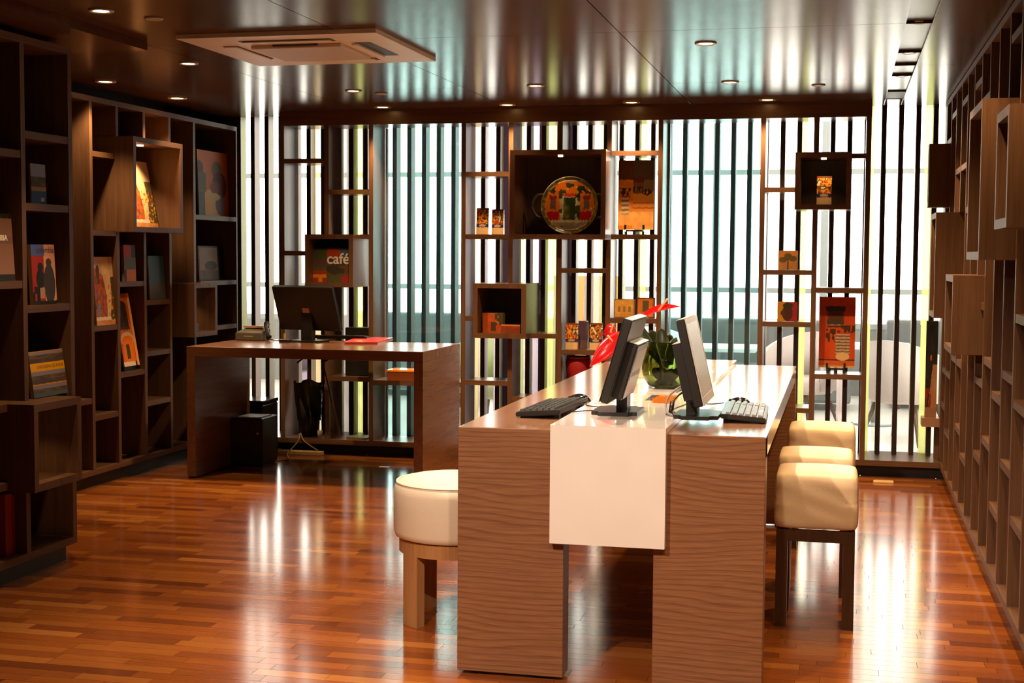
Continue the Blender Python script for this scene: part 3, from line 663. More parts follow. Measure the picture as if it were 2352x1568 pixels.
# keyboards
def keyboard(loc, rz, label, body, keym, ln=.45, wd=.16, group=None, keys=True, tilt=.08):
    t = thing('keyboard', loc, label, 'keyboard', group, rz)
    bm = bmesh.new(); bmbox(bm, -ln/2, ln/2, -wd/2, wd/2, .004, .022)
    for v in bm.verts: v.co.z += (v.co.y+wd/2)*tilt
    bmesh.ops.bevel(bm, geom=bm.edges[:], offset=.003, segments=2, affect='EDGES')
    o = meshobj('case', bm, body); o.parent = t
    for sx in (-1, 1):
        for ya, yb_, zz in ((wd/2-.03, wd/2-.01, .0155), (-wd/2+.01, -wd/2+.02, .0046)):
            bm = bmesh.new(); bmbox(bm, sx*ln*.4-.015, sx*ln*.4+.015, ya, yb_, 0, zz); o = meshobj('foot', bm, BLACKP); o.parent = t
    kw = (ln-.03)/20
    bm = bmesh.new(); vs = bmbox(bm, -kw*.41, kw*.41, -.009, .009, 0, .007)
    for v in vs[4:]: v.co.x *= .8; v.co.y *= .8
    km = bpy.data.meshes.new('key'); bm.to_mesh(km); bm.free(); km.materials.append(keym)
    allk = []
    for r in range(6):
        for c in range(20):
            if c in (14, 18) and r < 5 and c == 14: continue
            yy = -wd/2+.020+r*.0235
            if r == 0 and 4 <= c <= 8: continue
            allk.append((-ln/2+.015+kw*(c+.5), yy))
    if keys:
        for x, yy in allk:
            k = bpy.data.objects.new('key', km); COL.objects.link(k); k.parent = t; k.location = (x, yy, .0222+(yy+wd/2)*tilt); k.rotation_euler = (tilt, 0, 0)
    else:
        bm = bmesh.new()
        for x, yy in allk: z = .0222+(yy+wd/2)*tilt; bmbox(bm, x-kw*.42, x+kw*.42, yy-.007, yy+.007, z, z+.006)
        k = meshobj('keys', bm, keym); k.parent = t; k['kind'] = 'stuff'
    bm = bmesh.new(); z = .0222+.02*tilt; bmbox(bm, -ln/2+.015+kw*4.1, -ln/2+.015+kw*8.9, -wd/2+.012, -wd/2+.028, z, z+.007); o = meshobj('space_bar', bm, keym); o.parent = t
    return t
KEYD = plain('key_dark', (.022, .021, .020), .35); KEYL = plain('key_grey', (.13, .13, .125), .32)
keyboard((-1.085, 5.30, TZ), -math.pi/2-.05, 'black keyboard on the left edge of the long table', BLACKP, KEYD, .47, .17, 'keyboards on the long table')
keyboard((-.350, 5.36, TZ), math.pi/2+.03, 'grey shining keyboard on the right edge of the long table', DGP, KEYL, .47, .165, 'keyboards on the long table')
def mouse(loc, rz, label, group=None, s=1.0):
    t = thing('computer_mouse', loc, label, 'mouse', group, rz)
    bm = bmesh.new(); bmesh.ops.create_uvsphere(bm, u_segments=20, v_segments=12, radius=1)
    for v in bm.verts:
        a, b, c = v.co; v.co = (a*.058*s, b*.031*s*(1-.12*a), max(0, c)*.036*s*(1-.22*a-.12*a*a)+(.0 if c > 0 else 0))
    o = meshobj('shell', bm, BLACKG, None, True); o.parent = t
    bm = bmesh.new(); bmesh.ops.create_cone(bm, cap_ends=True, segments=12, radius1=.009*s, radius2=.009*s, depth=.006)
    bmesh.ops.rotate(bm, verts=bm.verts, matrix=Matrix.Rotation(math.pi/2, 3, 'X')); o = meshobj('wheel', bm, DGP); o.parent = t; o.location = (.032*s, 0, .018*s)
    return t
mouse((-1.06, 5.68, TZ), math.pi+.2, 'black mouse behind the black keyboard on the table', 'mice')
mouse((-.405, 5.74, TZ), math.pi-.3, 'black mouse behind the shining keyboard on the table', 'mice')
tag(tube('mouse_cable', [(-1.02, 5.68, TZ+.01), (-.99, 5.6, TZ+.004), (-.985, 5.5, TZ+.02), (-.96, 5.35, RZ+.003), (-.9, 5.3, RZ+.003)], .0022, BLACKP), 'thin black cable from the left mouse to the runner', 'cable')
tag(tube('mouse_cable', [(-.46, 5.72, TZ+.012), (-.52, 5.68, TZ+.01), (-.57, 5.6, RZ+.004), (-.60, 5.45, RZ+.003), (-.62, 5.3, RZ+.003), (-.60, 5.2, RZ+.003)], .0022, BLACKP), 'thin black cable from the right mouse under the monitor', 'cable')
tag(tube('keyboard_cable', [(-1.01, 5.2, TZ+.012), (-.99, 5.16, TZ+.01), (-.972, 5.12, TZ+.024), (-.95, 5.13, RZ+.004), (-.9, 5.2, RZ+.003)], .0022, BLACKP), 'thin black cable from the black keyboard to the runner', 'cable')
VB_ = plain('plug_blue', (.03, .04, .25), .4)
cbl = thing('monitor_cables', (-.60, 5.25, RZ), 'loop of grey and black cables hanging from the right monitor', 'cable')
tube('cord', [(-.535, 5.2, RZ+.11), (-.58, 5.22, RZ+.10), (-.625, 5.2, RZ+.06), (-.63, 5.17, RZ+.02), (-.605, 5.1, RZ+.005), (-.56, 5.07, RZ+.005)], .004, plain('cord_grey', (.30, .27, .24), .5), cbl)
tube('cord', [(-.53, 5.22, RZ+.09), (-.575, 5.25, RZ+.075), (-.605, 5.22, RZ+.05), (-.605, 5.15, RZ+.02), (-.59, 5.08, RZ+.006)], .004, BLACKP, cbl)
tube('plug', [(-.525, 5.23, RZ+.115), (-.565, 5.235, RZ+.098)], .011, VB_, cbl, 10, 1); tube('plug', [(-.566, 5.236, RZ+.098), (-.60, 5.22, RZ+.082)], .009, GREYP, cbl, 10, 1)
tube('plug', [(-.605, 5.16, RZ+.045), (-.607, 5.13, RZ+.012)], .009, BLACKP, cbl, 10, 1)
# ---- brochures on the runner
def flat(name, corners_px, z, fn, label, cat, th=.0012, nx=24, ny=14, group=None):
    P = [onZ(px, py, z) for px, py in corners_px]     # near-left, near-right, far-right, far-left
    c = sum(P, Vector())/4; bm = bmesh.new(); ink = bm.loops.layers.float_color.new('ink'); G = []
    for j in range(ny+1):
        G.append([bm.verts.new(((P[0]*(1-u)+P[1]*u)*(1-v)+(P[3]*(1-u)+P[2]*u)*v)-c+Vector((0, 0, th))) for u, v in [(i/nx, j/ny) for i in range(nx+1)]])
    bt = [bm.verts.new(p-c) for p in P]
    for j in range(ny):
        for i in range(nx):
            f = bm.faces.new((G[j][i], G[j][i+1], G[j+1][i+1], G[j+1][i]))
            for l in f.loops: l[ink] = (*lin(fn((i+.5)/nx, (j+.5)/ny)), 1)
    for e in (G[0]+[bt[1], bt[0]], [r[nx] for r in G]+[bt[2], bt[1]], G[ny][::-1]+[bt[3], bt[2]], [r[0] for r in G][::-1]+[bt[0], bt[3]], bt):
        f = bm.faces.new(e[::-1])
        for l in f.loops: l[ink] = (.6, .55, .5, 1)
    bmesh.ops.recalc_face_normals(bm, faces=bm.faces)
    o = meshobj(name, bm, INKG); o.location = c; return tag(o, label, cat, group)
def broch(u, v):
    if u > .62 - .1*math.sin(v*3): return (205, 110, 25) if v < .85 else (225, 150, 60)
    if u > .42 and v > .3: return (70, 65, 95)
    return (215, 200, 185) if (int(v*9) % 3 or u > .3) else (160, 150, 140)
flat('brochure', ((1420, 923), (1548, 928), (1562, 908), (1452, 907)), RZ, broch, 'folded brochure in orange, white and blue on the white runner', 'brochure')
flat('brochure', ((1364, 927), (1405, 928), (1420, 912), (1372, 911)), RZ, lambda u, v: (205, 190, 170) if int(v*10) % 3 else (120, 105, 90), 'pale leaflet half hidden behind the left monitor', 'brochure')
flat('brochure', ((1447, 881), (1496, 882), (1500, 867), (1462, 866)), RZ, lambda u, v: (225, 215, 205) if v < .7 else (110, 95, 80), 'pale card lying left of the glass vase', 'brochure')
flat('brochure', ((1604, 858), (1634, 859), (1640, 851), (1610, 850)), RZ, lambda u, v: (240, 225, 205), 'small white card on the far end of the runner', 'brochure')
# ================================================================== VASE WITH ANTHURIUMS
vz = onZ(1530, 890, RZ)
GLASS = newmat('green_glass'); gm, _, gN, gL, gb = GLASS
gb.inputs['Base Color'].default_value = (.62, .70, .42, 1); gb.inputs['Transmission Weight'].default_value = 1; gb.inputs['Roughness'].default_value = .02; gb.inputs['IOR'].default_value = 1.3
tcn = gN.new('ShaderNodeTexCoord'); nzn = gN.new('ShaderNodeTexNoise'); nzn.inputs['Scale'].default_value = 9; rpn = gN.new('ShaderNodeValToRGB')
rpn.color_ramp.elements[0].color = (.30, .36, .12, 1); rpn.color_ramp.elements[1].color = (.42, .46, .20, 1); gL.new(tcn.outputs['Object'], nzn.inputs[0]); gL.new(nzn.outputs[0], rpn.inputs[0]); gL.new(rpn.outputs[0], gb.inputs['Base Color'])
R0 = .110
vase = thing('flower_vase', (vz.x, vz.y, RZ), 'round green glass bowl vase on the white runner', 'vase')
prof = [(0, 0), (.05, 0), (.082, .014), (.104, .048), (R0, .085), (.106, .125), (.094, .165), (.080, .195), (.078, .205)]
lathe('bowl', prof+[(.073, .205), (.075, .195), (.089, .165), (.101, .125), (R0-.005, .085), (.099, .05), (.078, .019), (.045, .008), (0, .008)], gm, (vz.x, vz.y, RZ), vase, 48)
LEAF = plain('leaf_green', (.045, .075, .018), .35, bscale=30); LEAFD = plain('leaf_dark', (.022, .042, .010), .4, bscale=30); RED = plain('anthurium_red', (.62, .012, .012), .2, bscale=40); STEM = plain('stem_green', (.16, .15, .05), .4); SPAD = plain('spadix_orange', (.75, .28, .12), .4)
def leaf(name, base, tip, wd, mat, parent, bend=.02, fold=.25, up=(0, 0, 1), heart=False, nrm=None, n=12):
    base, tip = Vector(base), Vector(tip); ax = tip-base; ln = ax.length; ax.normalize()
    nn = Vector(nrm).normalized() if nrm else Vector((0, -1, .3)).normalized()
    s = ax.cross(nn).normalized(); nn = s.cross(ax)
    bm = bmesh.new(); rows = []
    for i in range(n+1):
        t = i/n
        if heart: wv = wd*max(.02, math.sin(math.pi*min(1, (t+.10)/1.1))**.7*(1-t)**.35*1.25)
        else: wv = wd*max(.02, (.30+.70*min(1, t*1.5))*(1-t**4)**.5)
        c = base+ax*ln*t+nn*bend*math.sin(math.pi*t)
        rows.append([bm.verts.new(c+s*wv*k+nn*fold*wv*abs(k)+(ax*(-.22*wd*(abs(k)) if heart and t < .3 else 0))-base) for k in (-1, -.5, 0, .5, 1)])
    for a, b in zip(rows, rows[1:]):
        for k in range(4): bm.faces.new((a[k], a[k+1], b[k+1], b[k]))
    r = bmesh.ops.solidify(bm, geom=bm.faces[:], thickness=.0014)
    bmesh.ops.recalc_face_normals(bm, faces=bm.faces)
    o = meshobj(name, bm, mat, None, True); o.location = base; attach(o, parent); return o
fl = thing('anthurium_bunch', (vz.x, vz.y, RZ+.01), 'bunch of red anthuriums and broad green leaves in the glass vase', 'flowers')
C = Vector((vz.x, vz.y, RZ))
def vp(px, py, dy=0): return onY(px, py, vz.y+dy)
leaf('leaf', C+Vector((-.01, 0, .10)), vp(1458, 733, -.05), .020, LEAF, fl, .015, .3)
leaf('leaf', C+Vector((-.02, .01, .10)), vp(1494, 758, .02), .040, LEAF, fl, .03)
leaf('leaf', C+Vector((.0, -.01, .09)), vp(1518, 753, -.02), .034, LEAF, fl, .02)
leaf('leaf', C+Vector((.0, 0, .09)), vp(1554, 774, -.04), .026, LEAFD, fl, .02)
leaf('leaf', C+Vector((.02, .02, .10)), vp(1536, 766, .04), .03, LEAFD, fl, .02)
leaf('leaf', C+Vector((-.02, 0, .1)), vp(1488, 796, .06), .02, LEAF, fl, .01)
for k in range(6):   # leaves curled inside the bowl
    a = k*1.05; leaf('leaf', C+Vector((.05*math.cos(a), .05*math.sin(a), .012)), C+Vector((.064*math.cos(a+1.3), .064*math.sin(a+1.3), .085)), .03, LEAFD if k % 2 else LEAF, fl, -.02, .1, nrm=(math.cos(a+.6), math.sin(a+.6), .1))
def anth(stem, b, tip, wd, sp0, sp1, nrm=None):
    s = tube('stem', stem, .0045, STEM, fl, 8); q = leaf('spathe', b, tip, wd, RED, fl, .012, .25, heart=True, nrm=nrm)
    tube('spadix', [sp0, (Vector(sp0)+Vector(sp1))/2, sp1], .0055, SPAD, q, 8, 3)
anth([C+Vector((-.01, 0, .03)), C+Vector((-.03, -.01, .15)), vp(1476, 760, -.02), vp(1482, 728, -.04)], vp(1478, 729, -.04), vp(1566, 704, -.06), .042, vp(1512, 714, -.05), vp(1534, 686, -.05), (.1, -.35, .9))
anth([C+Vector((-.01, 0, .03)), C+Vector((-.05, -.01, .17)), vp(1452, 805, -.03), vp(1425, 790, -.05)], vp(1428, 772, -.05), vp(1354, 842, -.09), .040, vp(1412, 790, -.06), vp(1395, 770, -.07), (.2, -.85, .4))
anth([C+Vector((-.02, 0, .03)), C+Vector((-.05, .02, .18)), vp(1462, 795, .04), vp(1466, 775, .06)], vp(1450, 760, .06), vp(1478, 800, .06), .036, vp(1462, 770, .05), vp(1478, 762, .05), (-.3, -.8, .5))
anth([C+Vector((-.02, .01, .03)), C+Vector((-.06, .03, .16)), vp(1430, 800, .06), vp(1410, 770, .1)], vp(1412, 762, .1), vp(1385, 768, .1), .034, vp(1402, 764, .09), vp(1408, 744, .09), (.0, -.9, .5))
# ================================================================== DESK TOP AND UNDER
p = dsk(578, 781); ph = thing('desk_telephone', (p.x, p.y, DZ), 'grey and black desk telephone with its handset at the left end of the small desk', 'telephone', None, -.05)
def L(nm, bm, mt, par, sm=False): o = meshobj(nm, bm, mt, None, sm); o.parent = par; return o
bm = bmesh.new(); vs = bmbox(bm, -.10, .10, -.06, .10, 0, .055)
for v in vs[4:]: v.co.z += .028 if v.co.y > 0 else 0
bmesh.ops.bevel(bm, geom=bm.edges[:], offset=.006, segments=2, affect='EDGES'); L('console', bm, plain('phone_grey', (.10, .085, .06), .4), ph)
bm = bmesh.new(); bmbox(bm, -.095, .055, .06, .105, .084, .098); L('top_bar', bm, plain('phone_tan', (.42, .26, .13), .5), ph)
bm = bmesh.new(); bmbox(bm, -.03, .04, -.0615, -.0602, .030, .034); L('logo_bar', bm, SILVER, ph)
h = tube('handset', [(p.x+.095, p.y+.05, DZ+.115), (p.x+.11, p.y+.0, DZ+.10), (p.x+.15, p.y-.06, DZ+.05), (p.x+.165, p.y-.08, DZ+.03)], lambda t: .022-.009*math.sin(math.pi*t), BLACKP, ph, 10)
tube('coiled_cord', [(p.x+.165, p.y-.08, DZ+.02), (p.x+.2, p.y-.06, DZ+.006), (p.x+.23, p.y-.02, DZ+.006), (p.x+.2, p.y+.02, DZ+.006)], .004, BLACKP, ph)
p = dsk(775, 784); keyboard((p.x-.02, p.y+.16, DZ), math.pi+.04, 'black keyboard behind the monitor on the small desk', BLACKP, KEYD, .40, .13, None, False)
p = dsk(655, 786); t = thing('power_adapter', (p.x, p.y, DZ), 'small black adapter and cables left of the black monitor', 'adapter')
box('case', p.x-.04, p.x+.04, p.y-.02, p.y+.02, DZ, DZ+.022, BLACKP, t, .003); tube('cord', [(p.x+.04, p.y, DZ+.01), (p.x+.08, p.y-.02, DZ+.004), (p.x+.13, p.y+.02, DZ+.004)], .003, BLACKP, t); box('usb_plug', p.x-.02, p.x-.008, p.y+.021, p.y+.03, DZ+.001, DZ+.06, plain('copper_plug', (.6, .35, .15), .4), t)
c = [dsk(*q) for q in ((790, 791), (868, 791), (903, 781), (822, 779))]
fd = thing('red_folder', (sum(v.x for v in c)/4, sum(v.y for v in c)/4, DZ), 'bright red folder lying on the right of the small desk', 'folder')
REDP = plain('folder_red', (.62, .022, .022), .3)
for nm, z0, z1, sh, mt in (('back_cover', 0, .004, 0, REDP), ('pages', .0042, .014, .012, PAPER), ('front_cover', .0145, .0185, 0, REDP)):
    bm = bmesh.new(); cen = Vector((fd.location.x, fd.location.y, 0))
    pts = [(v-cen) for v in c]; pts = [Vector((q.x*(1-sh*3), q.y*(1-sh*3), 0)) for q in pts]
    a = [bm.verts.new((q.x, q.y, z0)) for q in pts]; b = [bm.verts.new((q.x, q.y, z1)) for q in pts]
    bm.faces.new(a[::-1]); bm.faces.new(b)
    for i in range(4): bm.faces.new((a[i], a[(i+1) % 4], b[(i+1) % 4], b[i]))
    L(nm, bm, mt, fd)
p = onZ(566, 1072, 0); pc = thing('computer_tower', (p.x, p.y, 0), 'black computer tower on the floor under the small desk', 'computer')
box('case', p.x-.12, p.x+.12, p.y, p.y+.27, .012, .345, BLACKP, pc, .006); box('front_panel', p.x-.11, p.x+.11, p.y-.008, p.y-.0002, .02, .335, DGP, pc, .003)
for q in (-.09, .09): box('foot', p.x+q-.02, p.x+q+.02, p.y+.03, p.y+.25, 0, .012, BLACKP, pc)
cyl('power_button', (p.x+.09, p.y-.010, .24), .008, .004, SILVER, pc, 14, None, 'Y')
box('paper_tray', p.x-.07, p.x+.10, p.y+.02, p.y+.22, .346, .352, PAPER, pc)
p = onZ(608, 1040, 0); pr = thing('printer', (p.x, 9.42, 0), 'black printer with a glossy lid behind the computer tower', 'printer')
box('body', p.x-.16, p.x+.13, 9.40, 9.68, .0, .40, BLACKP, pr, .008); box('lid', p.x-.162, p.x+.132, 9.395, 9.685, .401, .43, BLACKG, pr, .006); box('paper_slot', p.x-.11, p.x+.08, 9.397, 9.3998, .22, .26, DGP, pr)
# bin with liner inside the lattice
p = onY(709, 1000, 9.88); tr = thing('waste_bin', (p.x, 9.89, .12), 'waste bin wrapped in a shiny black bag behind the small desk', 'bin')
lathe('bin', [(0, .0), (.075, 0), (.095, .36), (.09, .36), (.072, .006), (0, .006)], DGP, (p.x, 9.89, .1202), tr, 28)
bm = bmesh.new(); seg, rows = 48, 12; R_ = []
for j in range(rows+1):
    v = j/rows; z = .12+.29*v
    R_.append([bm.verts.new(((.086+.026*v+.010*math.sin(7*a+5*v)*v+.006*math.sin(13*a+9*v)) * math.cos(a), (.083+.02*v+.008*math.sin(5*a+4*v)) * math.sin(a), z+.012*math.sin(4*a)*v)) for a in [2*math.pi*i/seg for i in range(seg)]])
for a, b in zip(R_, R_[1:]):
    for i in range(seg): bm.faces.new((a[i], a[(i+1) % seg], b[(i+1) % seg], b[i]))
o = meshobj('bag', bm, plain('bin_bag', (.006, .006, .006), .12), None, True); o.location = (p.x, 9.89, .1202); attach(o, tr)
p = onY(735, 1002, 9.80); tag(lathe('paper_cup', [(0, 0), (.016, 0), (.021, .055), (.019, .055), (.014, .004), (0, .004)], PAPER, (p.x, 9.80, .1202)), 'small white paper cup beside the black bin bag', 'cup')
a, b = onZ(622, 1037, 0), onZ(746, 1044, 0)
ps = thing('power_strip', ((a.x+b.x)/2, (a.y+b.y)/2-.04, 0), 'cream power strip on the floor behind the small desk', 'power strip')
CREAM = plain('cream_plastic', (.72, .50, .24), .45)
box('strip', a.x, b.x, 9.70, 9.755, 0, .03, CREAM, ps, .004)
for i in range(5): cyl('socket', (a.x+.05+i*.085, 9.7275, .0305), .017, .003, plain('socket_face', (.45, .30, .14), .5), ps, 14)
q1, q2, q3 = onY(690, 995, 9.74), onY(728, 1038, 9.70), onY(655, 1030, 9.55)
tag(tube('power_cable', [(q2.x, 9.7275, .033), (q1.x+.03, 9.74, .10), (q1.x, 9.74, q1.z), (q1.x-.01, 9.72, .10), (q1.x-.06, 9.64, .02), (q3.x+.06, 9.45, .006), (q3.x-.02, 9.36, .006), (q3.x-.10, 9.34, .006)], .005, plain('cord_tan', (.40, .26, .11), .5)), 'tan power cord looping up above the power strip', 'cable')
tag(tube('power_cable', [(a.x+.12, 9.7275, .033), (a.x+.05, 9.67, .05), (a.x+.0, 9.69, .08), (a.x+.01, 9.72, .15)], .005, plain('cord_brown', (.18, .10, .05), .5)), 'brown power cord at the printer end of the strip', 'cable')
p0 = onZ(600, 830, DZ-.067); tag(tube('hanging_cable', [(p0.x+.1, 9.30, DZ-.068), (p0.x+.02, 9.32, .74), (p0.x-.05, 9.33, .80), (p0.x-.14, 9.33, .76), (p0.x-.2, 9.34, .72)], .007, BLACKP), 'black cable hanging in loops below the small desk', 'cable')
tag(tube('hanging_cable', [(p0.x+.03, 9.34, DZ-.068), (p0.x+.0, 9.35, .70), (p0.x+.03, 9.36, .55), (p0.x+.05, 9.37, .4315)], .005, BLACKP), 'thin black cable running down to the printer lid', 'cable')
p = onZ(2029, 1108, 0); fo = thing('floor_outlet', (p.x, p.y, 0), 'small cream outlet plate on the floor by the back wall', 'outlet'); box('plate', p.x-.065, p.x+.065, p.y-.03, p.y+.03, 0, .012, CREAM, fo, .002); box('flap', p.x-.05, p.x+.05, p.y-.02, p.y+.02, .0122, .0145, plain('outlet_lid', (.66, .44, .20), .4), fo)
p = onZ(882, 1072, 0); tag(boxes('paper_scrap', [(p.x-.035, p.x+.035, p.y-.02, p.y+.02, .0, .002)], PAPER), 'tiny white paper scrap on the floor before the small desk', 'scrap')
# ================================================================== PICTURES
def hsh(i, j, s=0): return (math.sin(i*127.1+j*311.7+s*74.7)*43758.5453) % 1
def vn(x, y, s=0):
    i, j = math.floor(x), math.floor(y); f, g_ = x-i, y-j; f = f*f*(3-2*f); g_ = g_*g_*(3-2*g_)
    return (hsh(i, j, s)*(1-f)+hsh(i+1, j, s)*f)*(1-g_)+(hsh(i, j+1, s)*(1-f)+hsh(i+1, j+1, s)*f)*g_
def mixc(a, b, t): t = max(0, min(1, t)); return tuple(p*(1-t)+q*t for p, q in zip(a, b))
def inr(u, v, a, b, c, d): return a <= u <= b and c <= v <= d
def ell(u, v, a, b, rx_, ry_): return ((u-a)/rx_)**2+((v-b)/ry_)**2 < 1
def street(seed=0):
    def f(u, v):
        n = vn(u*9, v*14, seed); sky = mixc((245, 215, 165), (150, 120, 100), vn(u*3, v*3, seed+2)*.6)
        mid = .55+.10*math.sin(v*4)
        if v < .07: return mixc((225, 160, 90), (190, 120, 60), n)
        if v < .12 and u < .7: return (240, 215, 190)
        if abs(u-mid) < .05+.16*v: c = mixc((240, 205, 150), (200, 150, 110), n*.5)
        elif u < mid: c = sky if v > .86-.35*u else mixc((205, 110, 40), (120, 60, 35), vn(u*14, v*20, seed+4))
        else: c = sky if v > .70 else mixc((110, 75, 45), (60, 75, 40), vn(u*16, v*22, seed+6))
        if v < .5 and u > .6 and vn(u*24, v*30, seed+8) > .72: c = (205, 175, 50)
        if v < .45 and u < .4 and vn(u*20, v*24, seed+9) > .70: c = (90, 75, 95)
        if v < .6 and vn(u*26, v*26, seed+3) > .80: c = (215, 70, 35)
        if inr(u, v, .08, .22, .12, .3): c = (120, 125, 150)
        if ell(u, v, .18, .78, .08, .10) or (abs(u-.2) < .05 and .6 < v < .8): c = (95, 55, 40)
        return c
    return f
def arch(u, v):
    c = mixc((225, 120, 30), (185, 80, 20), vn(u*6, v*10))
    if v < .06: c = (235, 215, 190) if u < .75 else (50, 35, 25)
    elif inr(u, v, .12, .80, .06, .36) or ell(u, v, .46, .36, .34, .06): c = (235, 120, 20)
    elif ell(u, v, .46, .37, .42, .10): c = (225, 190, 150)
    if inr(u, v, .30, .52, .10, .30): c = (60, 70, 35)
    if inr(u, v, .1, .7, .54, .84) or ell(u, v, .4, .84, .30, .06): c = mixc((45, 30, 28), (70, 55, 40), vn(u*12, v*14))
    if inr(u, v, .1, .75, .50, .54): c = (70, 62, 60)
    if u > .86: c = (240, 175, 100)
    return c
def women(u, v):
    c = mixc((215, 130, 25), (185, 70, 20), u*.7+.3*vn(u*4, v*4))
    if v < .4 and .2 < u < .75: c = mixc((225, 150, 40), (210, 175, 90), vn(u*5, v*5))
    if ell(u, v, .62, .72, .17, .13): c = (95, 78, 40)
    if ell(u, v, .70, .48, .24, .22): c = (85, 40, 42)
    if ell(u, v, .55, .44, .16, .10): c = (120, 55, 55)
    if ell(u, v, .70, .18, .15, .16): c = (88, 70, 85)
    if ell(u, v, .50, .30, .22, .06): c = (205, 180, 120)
    if u < .18 and v > .62 and ell(u, v, .06, .72, .12, .12): c = (80, 50, 30)
    if u < .26 and .36 < v < .66: c = (70, 85, 30)
    if u < .2 and v < .36: c = (35, 60, 75)
    return c
def door_tray(u, v):
    n = vn(u*16, v*16); c = (225, 115, 25)
    if v < .16: c = mixc((205, 185, 145), (160, 140, 110), n)
    elif v < .20: c = (225, 205, 160)
    elif v < .38 and (u < .28 or u > .70): c = (205, 25, 22)
    if inr(u, v, .30, .70, .20, .72): c = mixc((225, 210, 175), (185, 165, 130), n)
    if inr(u, v, .37, .62, .21, .66): c = mixc((135, 125, 45), (40, 60, 30), vn(u*11, v*11, 2)*1.3 + (u-.45)*1.5)
    if inr(u, v, .36, .64, .68, .74): c = (200, 60, 30)
    for a in (.16, .84):
        if abs(u-a) < .055 and .42 < v < .66: c = (110, 90, 80)
        if abs(u-a) < .07 and .62 < v < .70: c = (150, 45, 35)
    if (v > .74 or abs(u-.66) < .05 and v > .2 or abs(u-.31) < .04) and vn(u*13, v*13, 5) > .52: c = mixc((35, 55, 28), (70, 85, 40), n)
    if vn(u*30, v*30, 7) > .93 and u > .2: c = (225, 205, 190)
    return c
def yellow_house(u, v):
    n = vn(u*10, v*14)
    c = (95, 85, 62) if u > .42 else (105, 62, 28)
    if v < .72:
        c = mixc((215, 125, 40), (235, 160, 55), n)
        if u > .42: c = (140, 120, 75) if v > .55 else (240, 175, 50)
        if u > .42 and v < .42: c = (222, 140, 60) if int(v*40) % 3 else (175, 95, 40)
        if v < .26: c = mixc((240, 185, 105), (215, 150, 80), n)
    if inr(u, v, .42, .72, .52, .76): c = (110, 55, 40) if v > .68 or int(u*40) % 3 == 0 else (150, 110, 80)
    if (inr(u, v, .02, .36, .48, .60) or inr(u, v, .42, .70, .54, .62) or ell(u, v, .82, .54, .12, .05)) and vn(u*22, v*26, 3) > .35: c = (60, 58, 45)
    if inr(u, v, .10, .30, .22, .46): c = (215, 190, 150) if int(v*30) % 2 else (130, 110, 90)
    if inr(u, v, .08, .34, .46, .49): c = (200, 60, 25)
    if u < .4 and v < .06: c = (225, 130, 35)
    return c
def orange_balcony(u, v):
    c = mixc((190, 62, 18), (212, 85, 25), vn(u*5, v*6))
    if v < .03: c = (215, 170, 110)
    elif .10 < v < .12: c = (90, 40, 25)
    elif v < .10: c = (205, 95, 40)
    if inr(u, v, .18, .72, .80, .87): c = (58, 40, 35)
    if inr(u, v, .20, .70, .58, .80): c = (150, 60, 28) if u < .25 or u > .66 else (88, 52, 36)
    if inr(u, v, .22, .68, .57, .68): c = (62, 52, 42) if int(u*30) % 2 else (80, 62, 50)
    if inr(u, v, .2, .72, .595, .61): c = (170, 120, 90)
    if (inr(u, v, .14, .46, .36, .55) or inr(u, v, .5, 1, .50, .60)) and vn(u*18, v*24, 4) > .42: c = (72, 48, 30)
    if inr(u, v, .46, .86, .18, .48): c = (195, 170, 135) if int(v*46) % 2 else (120, 95, 75)
    if ell(u, v, .66, .16, .19, .06): c = (222, 185, 130)
    return c
def tree_tile(u, v):
    c = mixc((205, 130, 55), (160, 115, 65), vn(u*6, v*6)*.8+.4*(1-v))
    for a, b in ((.5, .72), (.25, .52), (.75, .58)):
        if ell(u, v, a, b, .2, .15): c = mixc((85, 75, 40), (110, 90, 50), vn(u*18, v*18))
    if abs(u-.5) < .03+.05*abs(v-.3) and v < .6: c = (70, 58, 35)
    return c
def face_tile(u, v):
    c = (190, 130, 25) if u < .42 else (150, 35, 45)
    if ell(u, v, .5, .42, .27, .4): c = (75, 38, 28)
    if ell(u, v, .52, .80, .25, .15): c = (48, 55, 28)
    if ell(u, v, .28, .42, .12, .14): c = (70, 52, 35)
    return c
def tile_sunny(u, v):
    if u < .05 or u > .95 or v < .05 or v > .95: return (120, 80, 45)
    c = mixc((215, 170, 75), (190, 130, 55), vn(u*5, v*5))
    if .3 < v < .6 and (abs(u-.25) < .06 or abs(u-.5) < .06 or abs(u-.75) < .06): c = (130, 110, 70)
    if v < .22 and int(v*40) % 3 == 0: c = (150, 110, 60)
    return c
def tile_door(u, v):
    if u < .06 or u > .94 or v < .06 or v > .94: return (110, 62, 35)
    c = mixc((205, 120, 45), (180, 95, 35), vn(u*6, v*6))
    if inr(u, v, .32, .68, .30, .85): c = (85, 78, 45)
    if v < .2: c = (200, 130, 70)
    return c
def coffee_bag(s):
    def f(u, v):
        if v < .26: return (225, 190, 140)
        if .26 < v < .42 and abs(v-.34) < .07-.03*abs(u-.5): return (60, 50, 90) if not ell(u, v, .5, .34, .28, .05) else (190, 165, 140)
        if v > .94: return (120, 70, 40)
        n = vn(u*6, v*10, s)
        return (205, 60, 35) if n > .72 else (235, 175, 60) if n > .52 else (150, 85, 35) if n > .36 else (65, 60, 35) if n > .22 else (240, 225, 190)
    return f
def bagthick(u, v): return (.05*(1-v)**.6+.006)*(1-.25*abs(2*u-1)**3)
